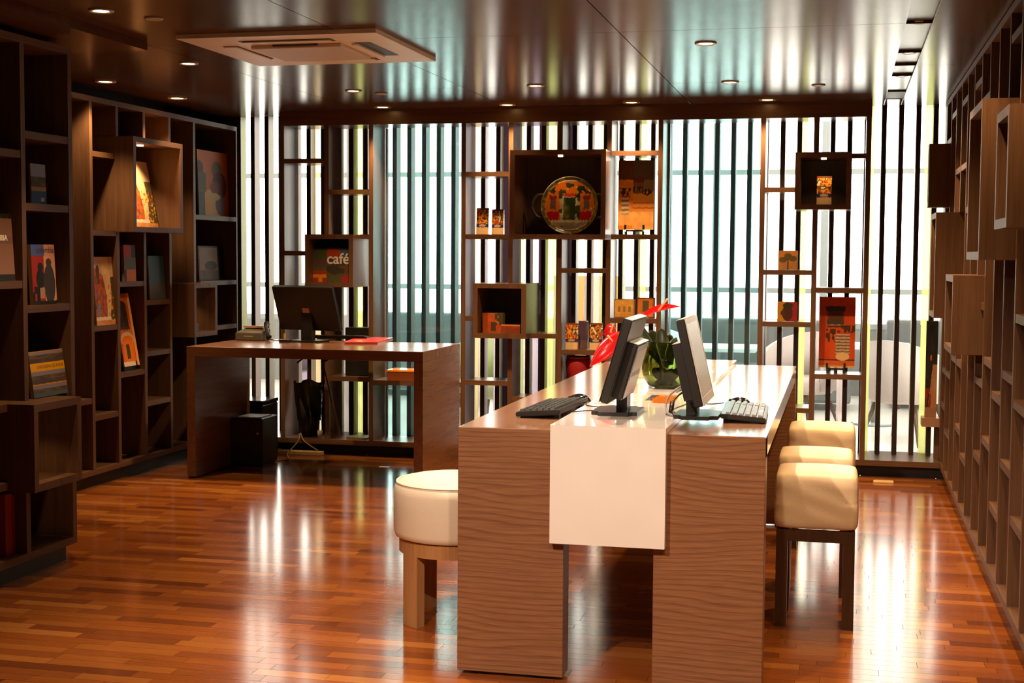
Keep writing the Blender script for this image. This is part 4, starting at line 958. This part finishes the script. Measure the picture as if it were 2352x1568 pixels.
# ---- pictures on the back lattice
def item_y(name, px0, px1, pt, zs, fn, label, cat, Y=9.86, tilt=.0, th=.012, nx=28, ny=36, mat=None, thick=None, group=None):
    pm = (px0+px1)/2; x0, x1 = onY(px0, pt, Y).x, onY(px1, pt, Y).x; ht = onY(pm, pt, Y).z-zs
    o = sheet(name, x1-x0, ht/math.cos(tilt), fn, th, nx, ny, mat, thick); o.location = ((x0+x1)/2, Y, zs+.0003); o.rotation_euler = (-tilt, 0, 0)
    return tag(o, label, cat, group)
zD2 = SZ[('V1', 538)]
item_y('coffee_bag', 1098, 1126, 478, zD2, coffee_bag(1), 'small foil coffee bag left of the painted tray, left one of the pair', 'bag', 9.90, 0, .03, 16, 24, INKG, bagthick, 'coffee bags')
item_y('coffee_bag', 1133, 1160, 481, zD2, coffee_bag(4), 'small foil coffee bag next to the painted tray box, right one of the pair', 'bag', 9.90, 0, .03, 16, 24, INKG, bagthick, 'coffee bags')
z34 = SZ[('V3', 804)]
item_y('coffee_bag', 1302, 1330, 741, z34, coffee_bag(7), 'foil coffee bag on the middle lower shelf, left of the purple bag', 'bag', 9.88, 0, .03, 16, 24, INKG, bagthick, 'coffee bags')
item_y('coffee_bag', 1357, 1386, 741, z34, coffee_bag(9), 'foil coffee bag on the middle lower shelf, right of the purple bag', 'bag', 9.88, 0, .03, 16, 24, INKG, bagthick, 'coffee bags')
item_y('coffee_bag', 1331, 1353, 736, z34, lambda u, v: (95, 75, 100) if v > .3 else (120, 95, 100), 'dull purple coffee bag standing between two bright ones', 'bag', 9.98, 0, .03, 12, 16, INKG, bagthick, 'coffee bags')
zF = BB['F'][2]+T
item_y('coffee_bag', 1877, 1911, 405, zF, coffee_bag(12), 'shiny foil coffee bag alone in the grey box on the right', 'bag', 9.84, 0, .03, 16, 24, INKG, bagthick, 'coffee bags')
zh = SZ[('V4', 538)]
item_y('painting', 1421, 1503, 368, zh+.035, yellow_house, 'tall painting of a yellow house and palm on a black easel', 'painting', 9.93, .03, .012, 40, 70)
def easel(px0, px1, zs, Y, label, ztop):
    x0, x1 = onY(px0, 700, Y).x, onY(px1, 700, Y).x; t = thing('table_easel', ((x0+x1)/2, Y, zs), label, 'easel')
    box('ledge', x0+.012, x1-.012, Y-.045, Y+.02, zs+.022, zs+.034, BLACKP, t)
    for x in (x0, x1-.014):
        box('prong', x, x+.014, Y-.05, Y-.036, zs+.0345, zs+.07, BLACKP, t); box('foot', x+.004 if x == x0 else x-.004, x+.02 if x == x0 else x+.012, Y-.045, Y-.03, zs, zs+.0218, BLACKP, t)
        box('arm', x+.002, x+.012, Y-.036, Y+.02, zs+.0345, zs+.044, BLACKP, t) if 0 else None
    box('mid_foot', (x0+x1)/2-.012, (x0+x1)/2+.012, Y-.045, Y-.03, zs, zs+.0218, BLACKP, t)
    box('rear_strut', (x0+x1)/2-.01, (x0+x1)/2+.01, Y+.03, Y+.045, zs, ztop, BLACKP, t); box('rear_foot', (x0+x1)/2-.011, (x0+x1)/2+.011, Y+.0201, Y+.0298, zs, zs+.034, BLACKP, t)
easel(1434, 1480, zh, 9.94, 'small black easel under the yellow house painting', zh+.25)
z45 = SZ[('V4', 731)]
item_y('picture_tile', 1412, 1459, 687, z45, tile_sunny, 'square yellow picture tile on the shelf behind the red flower, left one', 'tile', 9.84, .06, .03, 26, 26)
item_y('picture_tile', 1464, 1505, 684, z45, tile_door, 'square orange picture tile with a dark door, behind the red flower', 'tile', 9.84, .06, .03, 26, 26)
zS = BB['S'][2]+T
item_y('souvenir_tin', 1114, 1160, 718, zS, lambda u, v: (70, 50, 30) if inr(u, v, .42, .66, .08, .55) else (65, 62, 35) if u > .6 and v > .4 and vn(u*9, v*9) > .3 else mixc((190, 90, 35), (150, 60, 25), vn(u*6, v*6)), 'square orange painted tin in the small box left of the table', 'tin', 9.76, 0, .07, 24, 24)
item_y('souvenir_tin', 1154, 1197, 745, zS, lambda u, v: (200, 110, 50) if v > .85 else mixc((135, 60, 30), (110, 45, 22), vn(u*6, v*4)), 'low reddish tin lying before the square orange tin', 'tin', 9.67, 0, .04, 20, 10)
z67 = SZ[('V6', 620)]
item_y('picture_tile', 1788, 1833, 576, z67, tree_tile, 'square picture tile with brown trees on the right lattice shelf', 'tile', 9.84, .05, .02, 28, 28)
z67b = SZ[('V6', 739)]
item_y('picture_tile', 1786, 1832, 693, z67b, face_tile, 'square picture tile of a dark head on yellow and red', 'tile', 9.84, .05, .02, 28, 28)
z78 = SZ[('V7', 860)]
item_y('painting', 1883, 1966, 682, z78+.035, orange_balcony, 'tall orange painting of a balcony house on the right lattice shelf', 'painting', 9.90, .04, .012, 40, 70)
easel(1900, 1945, z78, 9.91, 'small black easel under the orange balcony painting', z78+.3)
# magazine in the box behind the desk
zBx = BB['B'][2]+T
def cafe(u, v):
    n = vn(u*7, v*9)
    if u < .36:
        return (70, 85, 40) if v > .68 and n > .4 else (90, 70, 60) if v > .45 else (95, 80, 45) if v > .33 else (215, 130, 25) if abs(v-.18) < .05 or abs(u-.2) < .05 and v < .2 else (160, 50, 30)
    if v > .72: return (165, 62, 25) if u < .7 else (70, 95, 125)
    if v > .46: return (95, 75, 60) if n > .5 else (70, 60, 50)
    if v > .22: return (100, 65, 40) if n > .6 else (60, 55, 40)
    return (165, 30, 45) if ell(u, v, .84, .1, .1, .1) else (80, 82, 48)
mg = item_y('magazine', 716, 806, 571, zBx, cafe, 'colourful coffee magazine in the wooden box above the small desk', 'magazine', 9.68, .05, .008, 40, 44)
mw = onY(806, 571, 9.68).x-onY(716, 571, 9.68).x; mg.location.x = BB['B'][1]-T-.004-mw/2; WHT = plain('ink_white', (.80, .76, .70), .5)
text('café', .112, WHT, mg, (-mw*.14, -.0095, .135), bold=.002)
# round tray
trc = onY(1308, 468, 9.84); zP = BB['P'][2]+T
RT = onY(1372, 468, 9.84).x-trc.x+.006
tray = thing('painted_tray', (trc.x, 9.84, zP), 'round two handled tray painted with a doorway and vines, in the large box', 'tray')
def disc(name, r0, r1, fn, y0, y1, na=64, nr=26, mat=INKG):
    bm = bmesh.new(); ink = bm.loops.layers.float_color.new('ink'); G = []
    for j in range(nr+1):
        r = r0+(r1-r0)*j/nr; yy = y0+(y1-y0)*j/nr
        G.append([bm.verts.new((r*math.cos(2*math.pi*i/na), yy, r*math.sin(2*math.pi*i/na))) for i in range(na)] if r > 1e-6 else [bm.verts.new((0, yy, 0))]*na)
    for j in range(nr):
        for i in range(na):
            k = (i+1) % na; a = 2*math.pi*(i+.5)/na; r = r0+(r1-r0)*(j+.5)/nr
            vs = (G[j][i], G[j][k], G[j+1][k], G[j+1][i]) if G[j][i] is not G[j][k] else (G[j][i], G[j+1][k], G[j+1][i])
            f = bm.faces.new(vs)
            for l in f.loops: l[ink] = (*lin(fn(r*math.cos(a), r*math.sin(a))), 1)
    bmesh.ops.solidify(bm, geom=bm.faces[:], thickness=.004); bmesh.ops.recalc_face_normals(bm, faces=bm.faces)
    return meshobj(name, bm, mat, None, True)
Ri = RT*.855
def rimc(x, y): n = vn(x*90+9, y*90+9, 3); return mixc((120, 95, 30), (60, 62, 25), n) if n < .6 else (150, 120, 40)
ctr = Vector((trc.x, 9.86, zP+RT+.0005))
for nm, o in (('painted_face', disc('painted_face', 0, Ri, lambda x, y: door_tray(x/Ri/2+.5, y/Ri/2+.5), -.012, -.012)), ('rim', disc('rim', Ri, RT, rimc, -.013, -.03, 64, 3))):
    o.location = ctr; o.rotation_euler = (-.10, 0, 0); attach(o, tray)
for s in (-1, 1):
    hk = 1.32 if s < 0 else min(1.32, (BB['P'][1]-T-.014-ctr.x)/RT)
    hd = tube('handle', [ctr+Vector((s*RT*.93, -.016, RT*.38)), ctr+Vector((s*RT*min(1.16, hk), -.02, RT*.33)), ctr+Vector((s*RT*hk, -.022, 0)), ctr+Vector((s*RT*min(1.16, hk), -.02, -RT*.36)), ctr+Vector((s*RT*.93, -.02, -RT*.42))], .011, plain('tray_handle', (.055, .045, .02), .4), tray, 10)
# orange gift box on the window shelf, black folder, booklet
p0, p1 = onY(891, 870, 9.80), onY(957, 870, 9.80)
gb_ = thing('orange_box', ((p0.x+p1.x)/2+.02, 9.86, zC), 'shallow orange box on the shelf seen under the small desk', 'box')
box('body', p0.x, p1.x+.06, 9.78, 9.96, zC+.0005, zC+.062, plain('box_brown', (.22, .055, .015), .4), gb_, .002); box('lid', p0.x-.004, p1.x+.064, 9.776, 9.964, zC+.0625, zC+.078, plain('box_orange', (.75, .28, .03), .25), gb_, .002)
p0, p1 = onY(795, 860, 9.86), onY(845, 860, 9.86); zBC = SZ[('B', 865)]
bf = thing('black_box_file', ((p0.x+p1.x)/2, 9.88, zBC), 'black box file standing on the lattice shelf behind the red folder', 'box file')
box('case', p0.x, bx(852)-T/2-.006, 9.84, 10.0, zBC+.0005, onY(820, 752, 9.86).z, BLACKP, bf, .004); box('spine_label', p0.x+.02, p0.x+.07, 9.838, 9.8398, zBC+.10, zBC+.14, DGP, bf)
p = onY(822, 1002, 9.86); tag(boxes('booklet', [(p.x-.07, p.x+.09, 9.80, 9.95, .1203, .134)], plain('booklet_tan', (.30, .24, .12), .5)), 'tan booklet lying at the foot of the lattice behind the small desk', 'booklet')
p = onY(1328, 862, 9.86); z9 = SZ[('V3', 900)]; rb = thing('red_basket', (p.x, 9.88, z9), 'dark red basket half hidden behind the long table', 'basket')
lathe('basket', [(0, 0), (.075, 0), (.095, .20), (.085, .235), (.075, .235), (.085, .2), (.068, .01), (0, .01)], plain('basket_red', (.30, .012, .015), .5), (p.x, 9.88, z9+.0004), rb, 28)
tube('rim', [(p.x+.08*math.cos(a), 9.88+.08*math.sin(a), z9+.238) for a in [i*math.pi/8 for i in range(17)]], .008, plain('basket_rim', (.25, .02, .02), .5), rb, 8, 2)
# ---- left bookshelf wall
def item_x(name, px0, px1, pt, zs, X, fn, label, cat, tilt=.0, th=.012, nx=26, ny=40, mat=None, group=None, sgn=1):
    pm = (px0+px1)/2; a, b = onX(px0, pt, X), onX(px1, pt, X); ht = onX(pm, pt, X).z-zs
    o = sheet(name, abs(b.y-a.y), ht/math.cos(tilt), fn, th, nx, ny, mat); o.location = (X, (a.y+b.y)/2, zs+.0003); o.rotation_euler = (-tilt, 0, sgn*math.pi/2)
    return tag(o, label, cat, group)
def zsl(i): return shl[i][2]
item_x('painting', 300, 360, 370, LB[0][2]+T, XL-.02, street(1), 'lit street painting leaning in the protruding box of the left bookshelf', 'painting', .20, .012, 44, 76)
item_x('painting', 217, 266, 590, zsl(3), XL-.025, street(5), 'tall street painting with a white church wall on the left bookshelf', 'painting', .06, .012, 40, 76)
item_x('book', 279, 306, 563, zsl(5), XL-.03, lambda u, v: (185, 40, 30) if v > .66 and u < .62 else (40, 35, 25) if v > .66 else (95, 105, 75) if v > .32 else (205, 115, 35) if u > .2 else (50, 35, 25), 'small red and orange book standing right of the street painting', 'book', .03, .02, 20, 30)
item_x('painting', 281, 316, 675, zsl(6)+.03, XL-.03, arch, 'narrow painting of an orange arched facade on the left bookshelf', 'painting', .17, .012, 30, 70)
box_e = onX(295, 850, XL-.05); tag(boxes('picture_stand', [(XL-.16, XL-.03, box_e.y-.09, box_e.y+.07, zsl(6)+.0003, zsl(6)+.0297)], BLACKP), 'low black stand beneath the orange arch painting', 'stand')
item_x('picture_card', 341, 377, 588, zsl(7), XL-.03, lambda u, v: mixc((60, 80, 95), (50, 95, 110), v) if v > .35 else mixc((95, 75, 60), (70, 80, 85), vn(u*6, v*9)), 'dim blue picture card on the left bookshelf', 'card', .05, .01, 20, 30)
item_x('painting', 453, 522, 348, zsl(10), XL-.06, women, 'orange painting of two dark figures on the left bookshelf', 'painting', .03, .012, 44, 60)
zr = shl[11][2]
def framed(u, v):
    if u < .06 or u > .94 or v < .05 or v > .95: return (70, 48, 30)
    c = mixc((165, 145, 125), (120, 95, 80), vn(u*4, v*6)*.5+.5*(1-v))
    if ell(u, v, .6, .42, .3, .14): c = (60, 45, 32)
    if v < .3: c = mixc((120, 85, 50), (80, 60, 40), vn(u*9, v*9))
    return c
item_x('framed_picture', 452, 498, 565, zr, XL-.08, framed, 'small framed landscape on the far left bookshelf', 'picture', .05, .02, 30, 40)
item_x('framed_picture', 500, 523, 570, zr, XL-.12, lambda u, v: (75, 55, 32) if u < .1 or u > .9 or v < .06 or v > .94 else (40, 32, 25), 'small dark framed picture beside the framed landscape', 'picture', .05, .02, 20, 30)
# lit display box in the left wall
b2 = LB[1]; tag(boxes('case_of_cards', [(XL-.02, XL+.08, b2[0]+T+.02, b2[0]+T+.14, b2[2]+T+.0003, b2[2]+T+.06)], plain('dark_case', (.05, .035, .02), .4)), 'small dark case in the lit box of the left bookshelf', 'case')
tag(boxes('lamp_glow_panel', [(XL-.31, XL-.30, b2[0]+T+.004, b2[1]-T-.004, b2[2]+T+.0003, b2[3]-T-.002)], LAMPGOLD), 'golden panel standing at the back of the lit box', 'panel')  # gold colour stands for the puck lamp's glow on the box back
def puck(x, y, z, par, e, name='puck_lamp', r=.022, target=None):
    o = cyl(name, (x, y, z-.004), r, .008, emit('puck_glow', (1, .72, .38), 9), par, 18)
    lt = bpy.data.lights.new('puck_light', 'SPOT'); lt.energy = e; lt.color = WARM; lt.spot_size = math.radians(120); lt.spot_blend = .6; lt.shadow_soft_size = .02
    lo = bpy.data.objects.new('puck_light', lt); COL.objects.link(lo); lo.location = (x, y, z-.012)
    if target: lo.rotation_euler = (Vector(target)-lo.location).to_track_quat('-Z', 'Y').to_euler()
    attach(lo, o)
puck(XL-.12, (b2[0]+b2[1])/2, b2[3]-T, uL, 4)
puck(XL+.02, (LB[0][0]+LB[0][1])/2-.05, LB[0][3]-T, uL, 50, 'puck_lamp', .022, (XL-.1, (LB[0][0]+LB[0][1])/2-.08, LB[0][2]+.2))
puck(XN-.05, NB[0][0]+.13, NB[0][3]-T, uN, 3)
puck((BB['P'][0]+BB['P'][1])/2+.0, 9.70, BB['P'][3]-T, uD, 6, 'puck_lamp', .018)
puck((BB['F'][0]+BB['F'][1])/2, 9.72, BB['F'][3]-T, uF, 3, 'puck_lamp', .018)
# books on the near shelving
zN = [s[2] for s in shn]
def photo(u, v):
    if v > .68: return (125, 150, 185)
    if v > .32: return mixc((50, 55, 40), (110, 100, 80), vn(u*7, v*8)) if v > .42 else (150, 125, 90)
    return (30, 70, 125) if not inr(u, v, .62, .85, .06, .16) else (170, 180, 200)
item_x('picture_card', 68, 102, 377, zN[4], XN-.03, photo, 'blue seaside picture card on the near left bookshelf', 'card', .04, .01, 26, 36)
def colomb(u, v):
    if v > .81: return (75, 95, 165) if u < .55 else (215, 160, 130)
    c = (165, 35, 20) if u < .52 else (225, 170, 130)
    if ell(u, v, .36, .62, .12, .08) or ell(u, v, .34, .42, .18, .16) or (u < .3 and v < .3 and vn(u*8, v*8) > .3): c = (25, 20, 18)
    if ell(u, v, .72, .70, .12, .07) or ell(u, v, .72, .34, .24, .34): c = (62, 58, 55)
    if v < .28 and .3 < u < .5 and v > .1: c = (180, 140, 120)
    if v < .06: c = (28, 24, 20)
    return c
bk = item_x('photo_book', 67, 121, 562, zN[5], XN-.03, colomb, 'photo book with two dark silhouettes on red, on the near left bookshelf', 'book', .05, .02, 40, 60)
bw = max(v.co.x for v in bk.data.vertices); bh = max(v.co.z for v in bk.data.vertices)
text('colombia', bw*.40, plain('ink_dark', (.10, .06, .06), .5), bk, (-bw*.55, -.0208, bh*.865))
def cart(u, v):
    if .56 < v < .74: return (238, 178, 10)
    if .26 < v < .285 or v > .985: return (225, 155, 25)
    k = (v-.74)/.26 if v > .7 else (v-.285)/.27 if v > .28 else v/.26
    n = vn(u*10, v*26)
    if k > .68: return (140, 135, 150)
    if k > .35: return mixc((125, 100, 88), (70, 65, 58), n)
    return (85, 105, 115) if v < .26 else mixc((95, 82, 75), (70, 68, 62), n)
zNB = NB[0][3]
cb = item_x('photo_book', 69, 147, 806, zNB, XN-.03, cart, 'photo book with a broad yellow title band on the near left bookshelf', 'book', .14, .02, 40, 64)
bw2 = max(v.co.x for v in cb.data.vertices); bh2 = max(v.co.z for v in cb.data.vertices)
text('CARTAGENA DE INDIAS', bw2*.142, plain('ink_amber', (.42, .22, .01), .5), cb, (.02, -.0208, bh2*.625), align='CENTER')
def grey_bk(u, v):
    if v > .93 and u > .5: return (20, 16, 14)
    if .55 < v < .66: return (110, 80, 70)
    return mixc((150, 115, 100), (105, 75, 62), v) if v > .1 else (40, 38, 35)
gk = item_x('photo_book', -44, 24, 490, zN[1], XN-.03, grey_bk, 'dusky photo book cut by the left picture edge', 'book', .06, .02, 30, 40)
gw = max(v.co.x for v in gk.data.vertices); gh = max(v.co.z for v in gk.data.vertices)
text('COLOMBIA', gw*.30, WHT, gk, (gw*.62, -.0208, gh*.60), align='RIGHT', bold=.001)
pR = onX(24, 1200, XN-.12)
for i, (dy, sh) in enumerate(((-.12, 0), (-.06, 1), (0, 0))):
    tag(boxes('red_file', [(XN-.26, XN-.06, pR.y+dy-.03+.02, pR.y+dy+.025+.02, .1193, .40-.01*sh)], plain('file_red%d' % sh, (.36-.05*sh, .035, .03), .4)), ['leftmost', 'middle', 'rightmost'][i]+' of the red files at the bottom of the near left bookshelf', 'file', 'red files')
# painting on a ledge at the far end of the right wall
lg = thing('narrow_painting', (.585, 9.93, .45), 'narrow flowery painting on a ledge at the far end of the right wall', 'painting')
def flow(u, v):
    if v < .10: return (150, 110, 80)
    c = mixc((30, 30, 42), (50, 52, 40), vn(u*6, v*14))
    if u > .95-.75*(1-v) and v < .55: c = mixc((190, 140, 95), (160, 110, 70), vn(u*5, v*9))
    if v < .3 and u < .5 and vn(u*9, v*18, 3) > .5: c = (140, 35, 30)
    if ell(u, v, .45, .62, .08, .03): c = (205, 110, 40)
    return c
za, zbm = onY(2138, 737, 9.93).z, onY(2138, 958, 9.93).z
xa, xb2 = onY(2126, 850, 9.93).x, onY(2153, 850, 9.93).x
o = sheet('canvas', xb2-xa, za-zbm, flow, .012, 14, 60); o.location = ((xa+xb2)/2, 9.95, zbm); attach(o, lg)
box('ledge', xa-.02, xb2+.02, 9.87, 10.03, zbm-.06, zbm-.0005, plain('ledge_wood', (.35, .19, .10), .4), lg); box('ledge_bracket', xb2-.01, xb2+.02, 9.95, 9.99, .1205, zbm-.0605, SHELF, lg)
# ================================================================== LOUNGE BEHIND THE SCREEN
LF = plain('lounge_tile', (.72, .70, .66), .22, bscale=3)
struct(box('lounge_floor', -8, 4, 10.25, 16.5, -.06, 0, LF))
struct(box('lounge_ceiling', -8, 4, 10.31, 16.5, 4.3, 4.35, plain('lounge_white', (.8, .8, .78), .6)))
struct(box('lounge_light_block_right', 3.0, 3.1, 10.12, 15.4, 0, 4.29, plain('lounge_side', (.20, .17, .14), .6))); struct(box('lounge_light_block_left', -7.6, -7.5, 10.35, 15.4, 0, 4.29, MATS['lounge_side']))  # dark side walls added to cut daylight reaching the left shelving
MUL = plain('mullion_grey', (.28, .31, .31), .4)
lw = struct(bpy.data.objects.new('window_4', None)); COL.objects.link(lw); lw.location = (-2, 15.5, 0)
for z0, z1 in ((.72, .78), (1.10, 1.155), (2.385, 2.44)): box('transom', -8, 4, 15.47, 15.53, z0, z1, MUL, lw)
for x in (-7.2, -5.6, -4.0, -2.5, -1.36, -.2, 1.2, 2.6): box('mullion', x-.04, x+.04, 15.46, 15.54, 0, 4.29, MUL, lw)
box('low_panel', -8, 4, 15.48, 15.52, 0, .72, plain('low_panel_grey', (.20, .21, .20), .5), lw)
def tub(x, y, rz, mat, label, s=1.0):
    t = thing('tub_chair', (x, y, 0), label, 'chair', 'lounge tub chairs', rz)
    bm = bmesh.new(); n = 20; R_ = []
    for i in range(n+1):
        a = math.radians(-25+230*i/n); k = math.sin(math.radians(0+180*i/n)); top = (.58+.26*k)*s
        R_.append([bm.verts.new((r*math.cos(a)*s, r*math.sin(a)*s*.95, z)) for r, z in ((.27, .36*s), (.33, .36*s), (.36+.03*k, top), (.31+.03*k, top))])
    for a, b in zip(R_, R_[1:]):
        for k in range(4): bm.faces.new((a[k], a[(k+1) % 4], b[(k+1) % 4], b[k]))
    bm.faces.new(R_[0][::-1]); bm.faces.new(R_[-1]); bmesh.ops.recalc_face_normals(bm, faces=bm.faces); L('shell', bm, mat, t, True)
    o = lathe('seat', [(0, .33*s), (.28*s, .33*s), (.30*s, .36*s), (.30*s, .43*s), (.27*s, .46*s), (0, .465*s)], mat, (0, 0, 0)); o.parent = t
    for sx in (-1, 1):
        for sy in (-1, 1):
            o = tube('leg', [(sx*.26*s, sy*.26*s, 0), (sx*.17*s, sy*.17*s, .335*s)], lambda q: .010+.012*q, DARKW, None, 8, 1); o.parent = t
    return t
CH1 = plain('chair_blush', (.45, .38, .36), .6); CH2 = plain('chair_white', (.75, .76, .75), .5); CH3 = plain('chair_plum', (.20, .15, .20), .6); CH4 = plain('chair_lime', (.45, .50, .22), .6); CH5 = plain('sofa_grey', (.10, .11, .11), .6)
tub(.52, 11.75, 2.6, CH1, 'pale tub chair with splayed legs behind the slats beside the right wall')
tub(-1.62, 12.6, .4, CH2, 'white tub chair seen through the bluish window behind the vase')
tub(-.35, 12.3, -.5, CH1, 'pale tub chair behind the slats near the orange balcony painting')
tub(-2.75, 11.2, .3, CH4, 'lime tub chair behind the slats right of the small tin box')
tub(-2.98, 11.9, -.4, CH3, 'plum tub chair behind the lattice under the small tin box')
tub(-4.4, 11.6, .2, CH3, 'plum tub chair behind the slats near the printer')
def cafe_table(x, y, label, z=.72, w_=.7):
    t = thing('lounge_table', (x, y, 0), label, 'table', 'lounge tables')
    box('top', x-w_/2, x+w_/2, y-w_/2, y+w_/2, z-.03, z, CH2, t); cyl('post', (x, y, (z-.03+.02)/2), .03, z-.05, MUL, t); cyl('foot', (x, y, .01), .2, .02, MUL, t)
cafe_table(-1.05, 12.2, 'white square table behind the bluish window beside the right monitor'); cafe_table(.3, 12.9, 'white square table beside the pale tub chair', .72, .6)
def sofa(x, y, w_, label):
    t = thing('lounge_sofa', (x, y, 0), label, 'sofa', 'lounge sofas')
    box('seat', x-w_/2+.12, x+w_/2-.12, y-.38, y+.2, .08, .43, CH5, t, .03, 2); box('backrest', x-w_/2, x+w_/2, y+.201, y+.42, .08, .86, CH5, t, .03, 2)
    for s in (-1, 1): box('armrest', x+s*w_/2-(.12 if s > 0 else 0), x+s*w_/2+(0 if s > 0 else .12), y-.38, y+.2, .08, .62, CH5, t, .02, 2)
    for sx in (-1, 1):
        for sy in (-.3, .3): box('foot', x+sx*(w_/2-.1)-.03, x+sx*(w_/2-.1)+.03, y+sy-.03, y+sy+.03, 0, .08, DARKW, t)
sofa(-.9, 14.2, 2.0, 'dark grey sofa in the lounge behind the bluish window'); sofa(1.35, 14.6, 1.8, 'dark grey sofa in the lounge near the right wall'); sofa(-4.2, 14.4, 2.2, 'dark grey sofa in the lounge at the far left')
ob = thing('orange_partition', (-2.35, 13.4, 0), 'orange partition panel in the lounge behind the foil coffee bags', 'partition')
box('panel', -2.75, -2.05, 13.4, 13.45, .03, 1.30, plain('partition_orange', (.70, .30, .08), .5), ob); box('foot', -2.7, -2.6, 13.3, 13.55, 0, .03, MUL, ob); box('foot', -2.2, -2.1, 13.3, 13.55, 0, .03, MUL, ob)
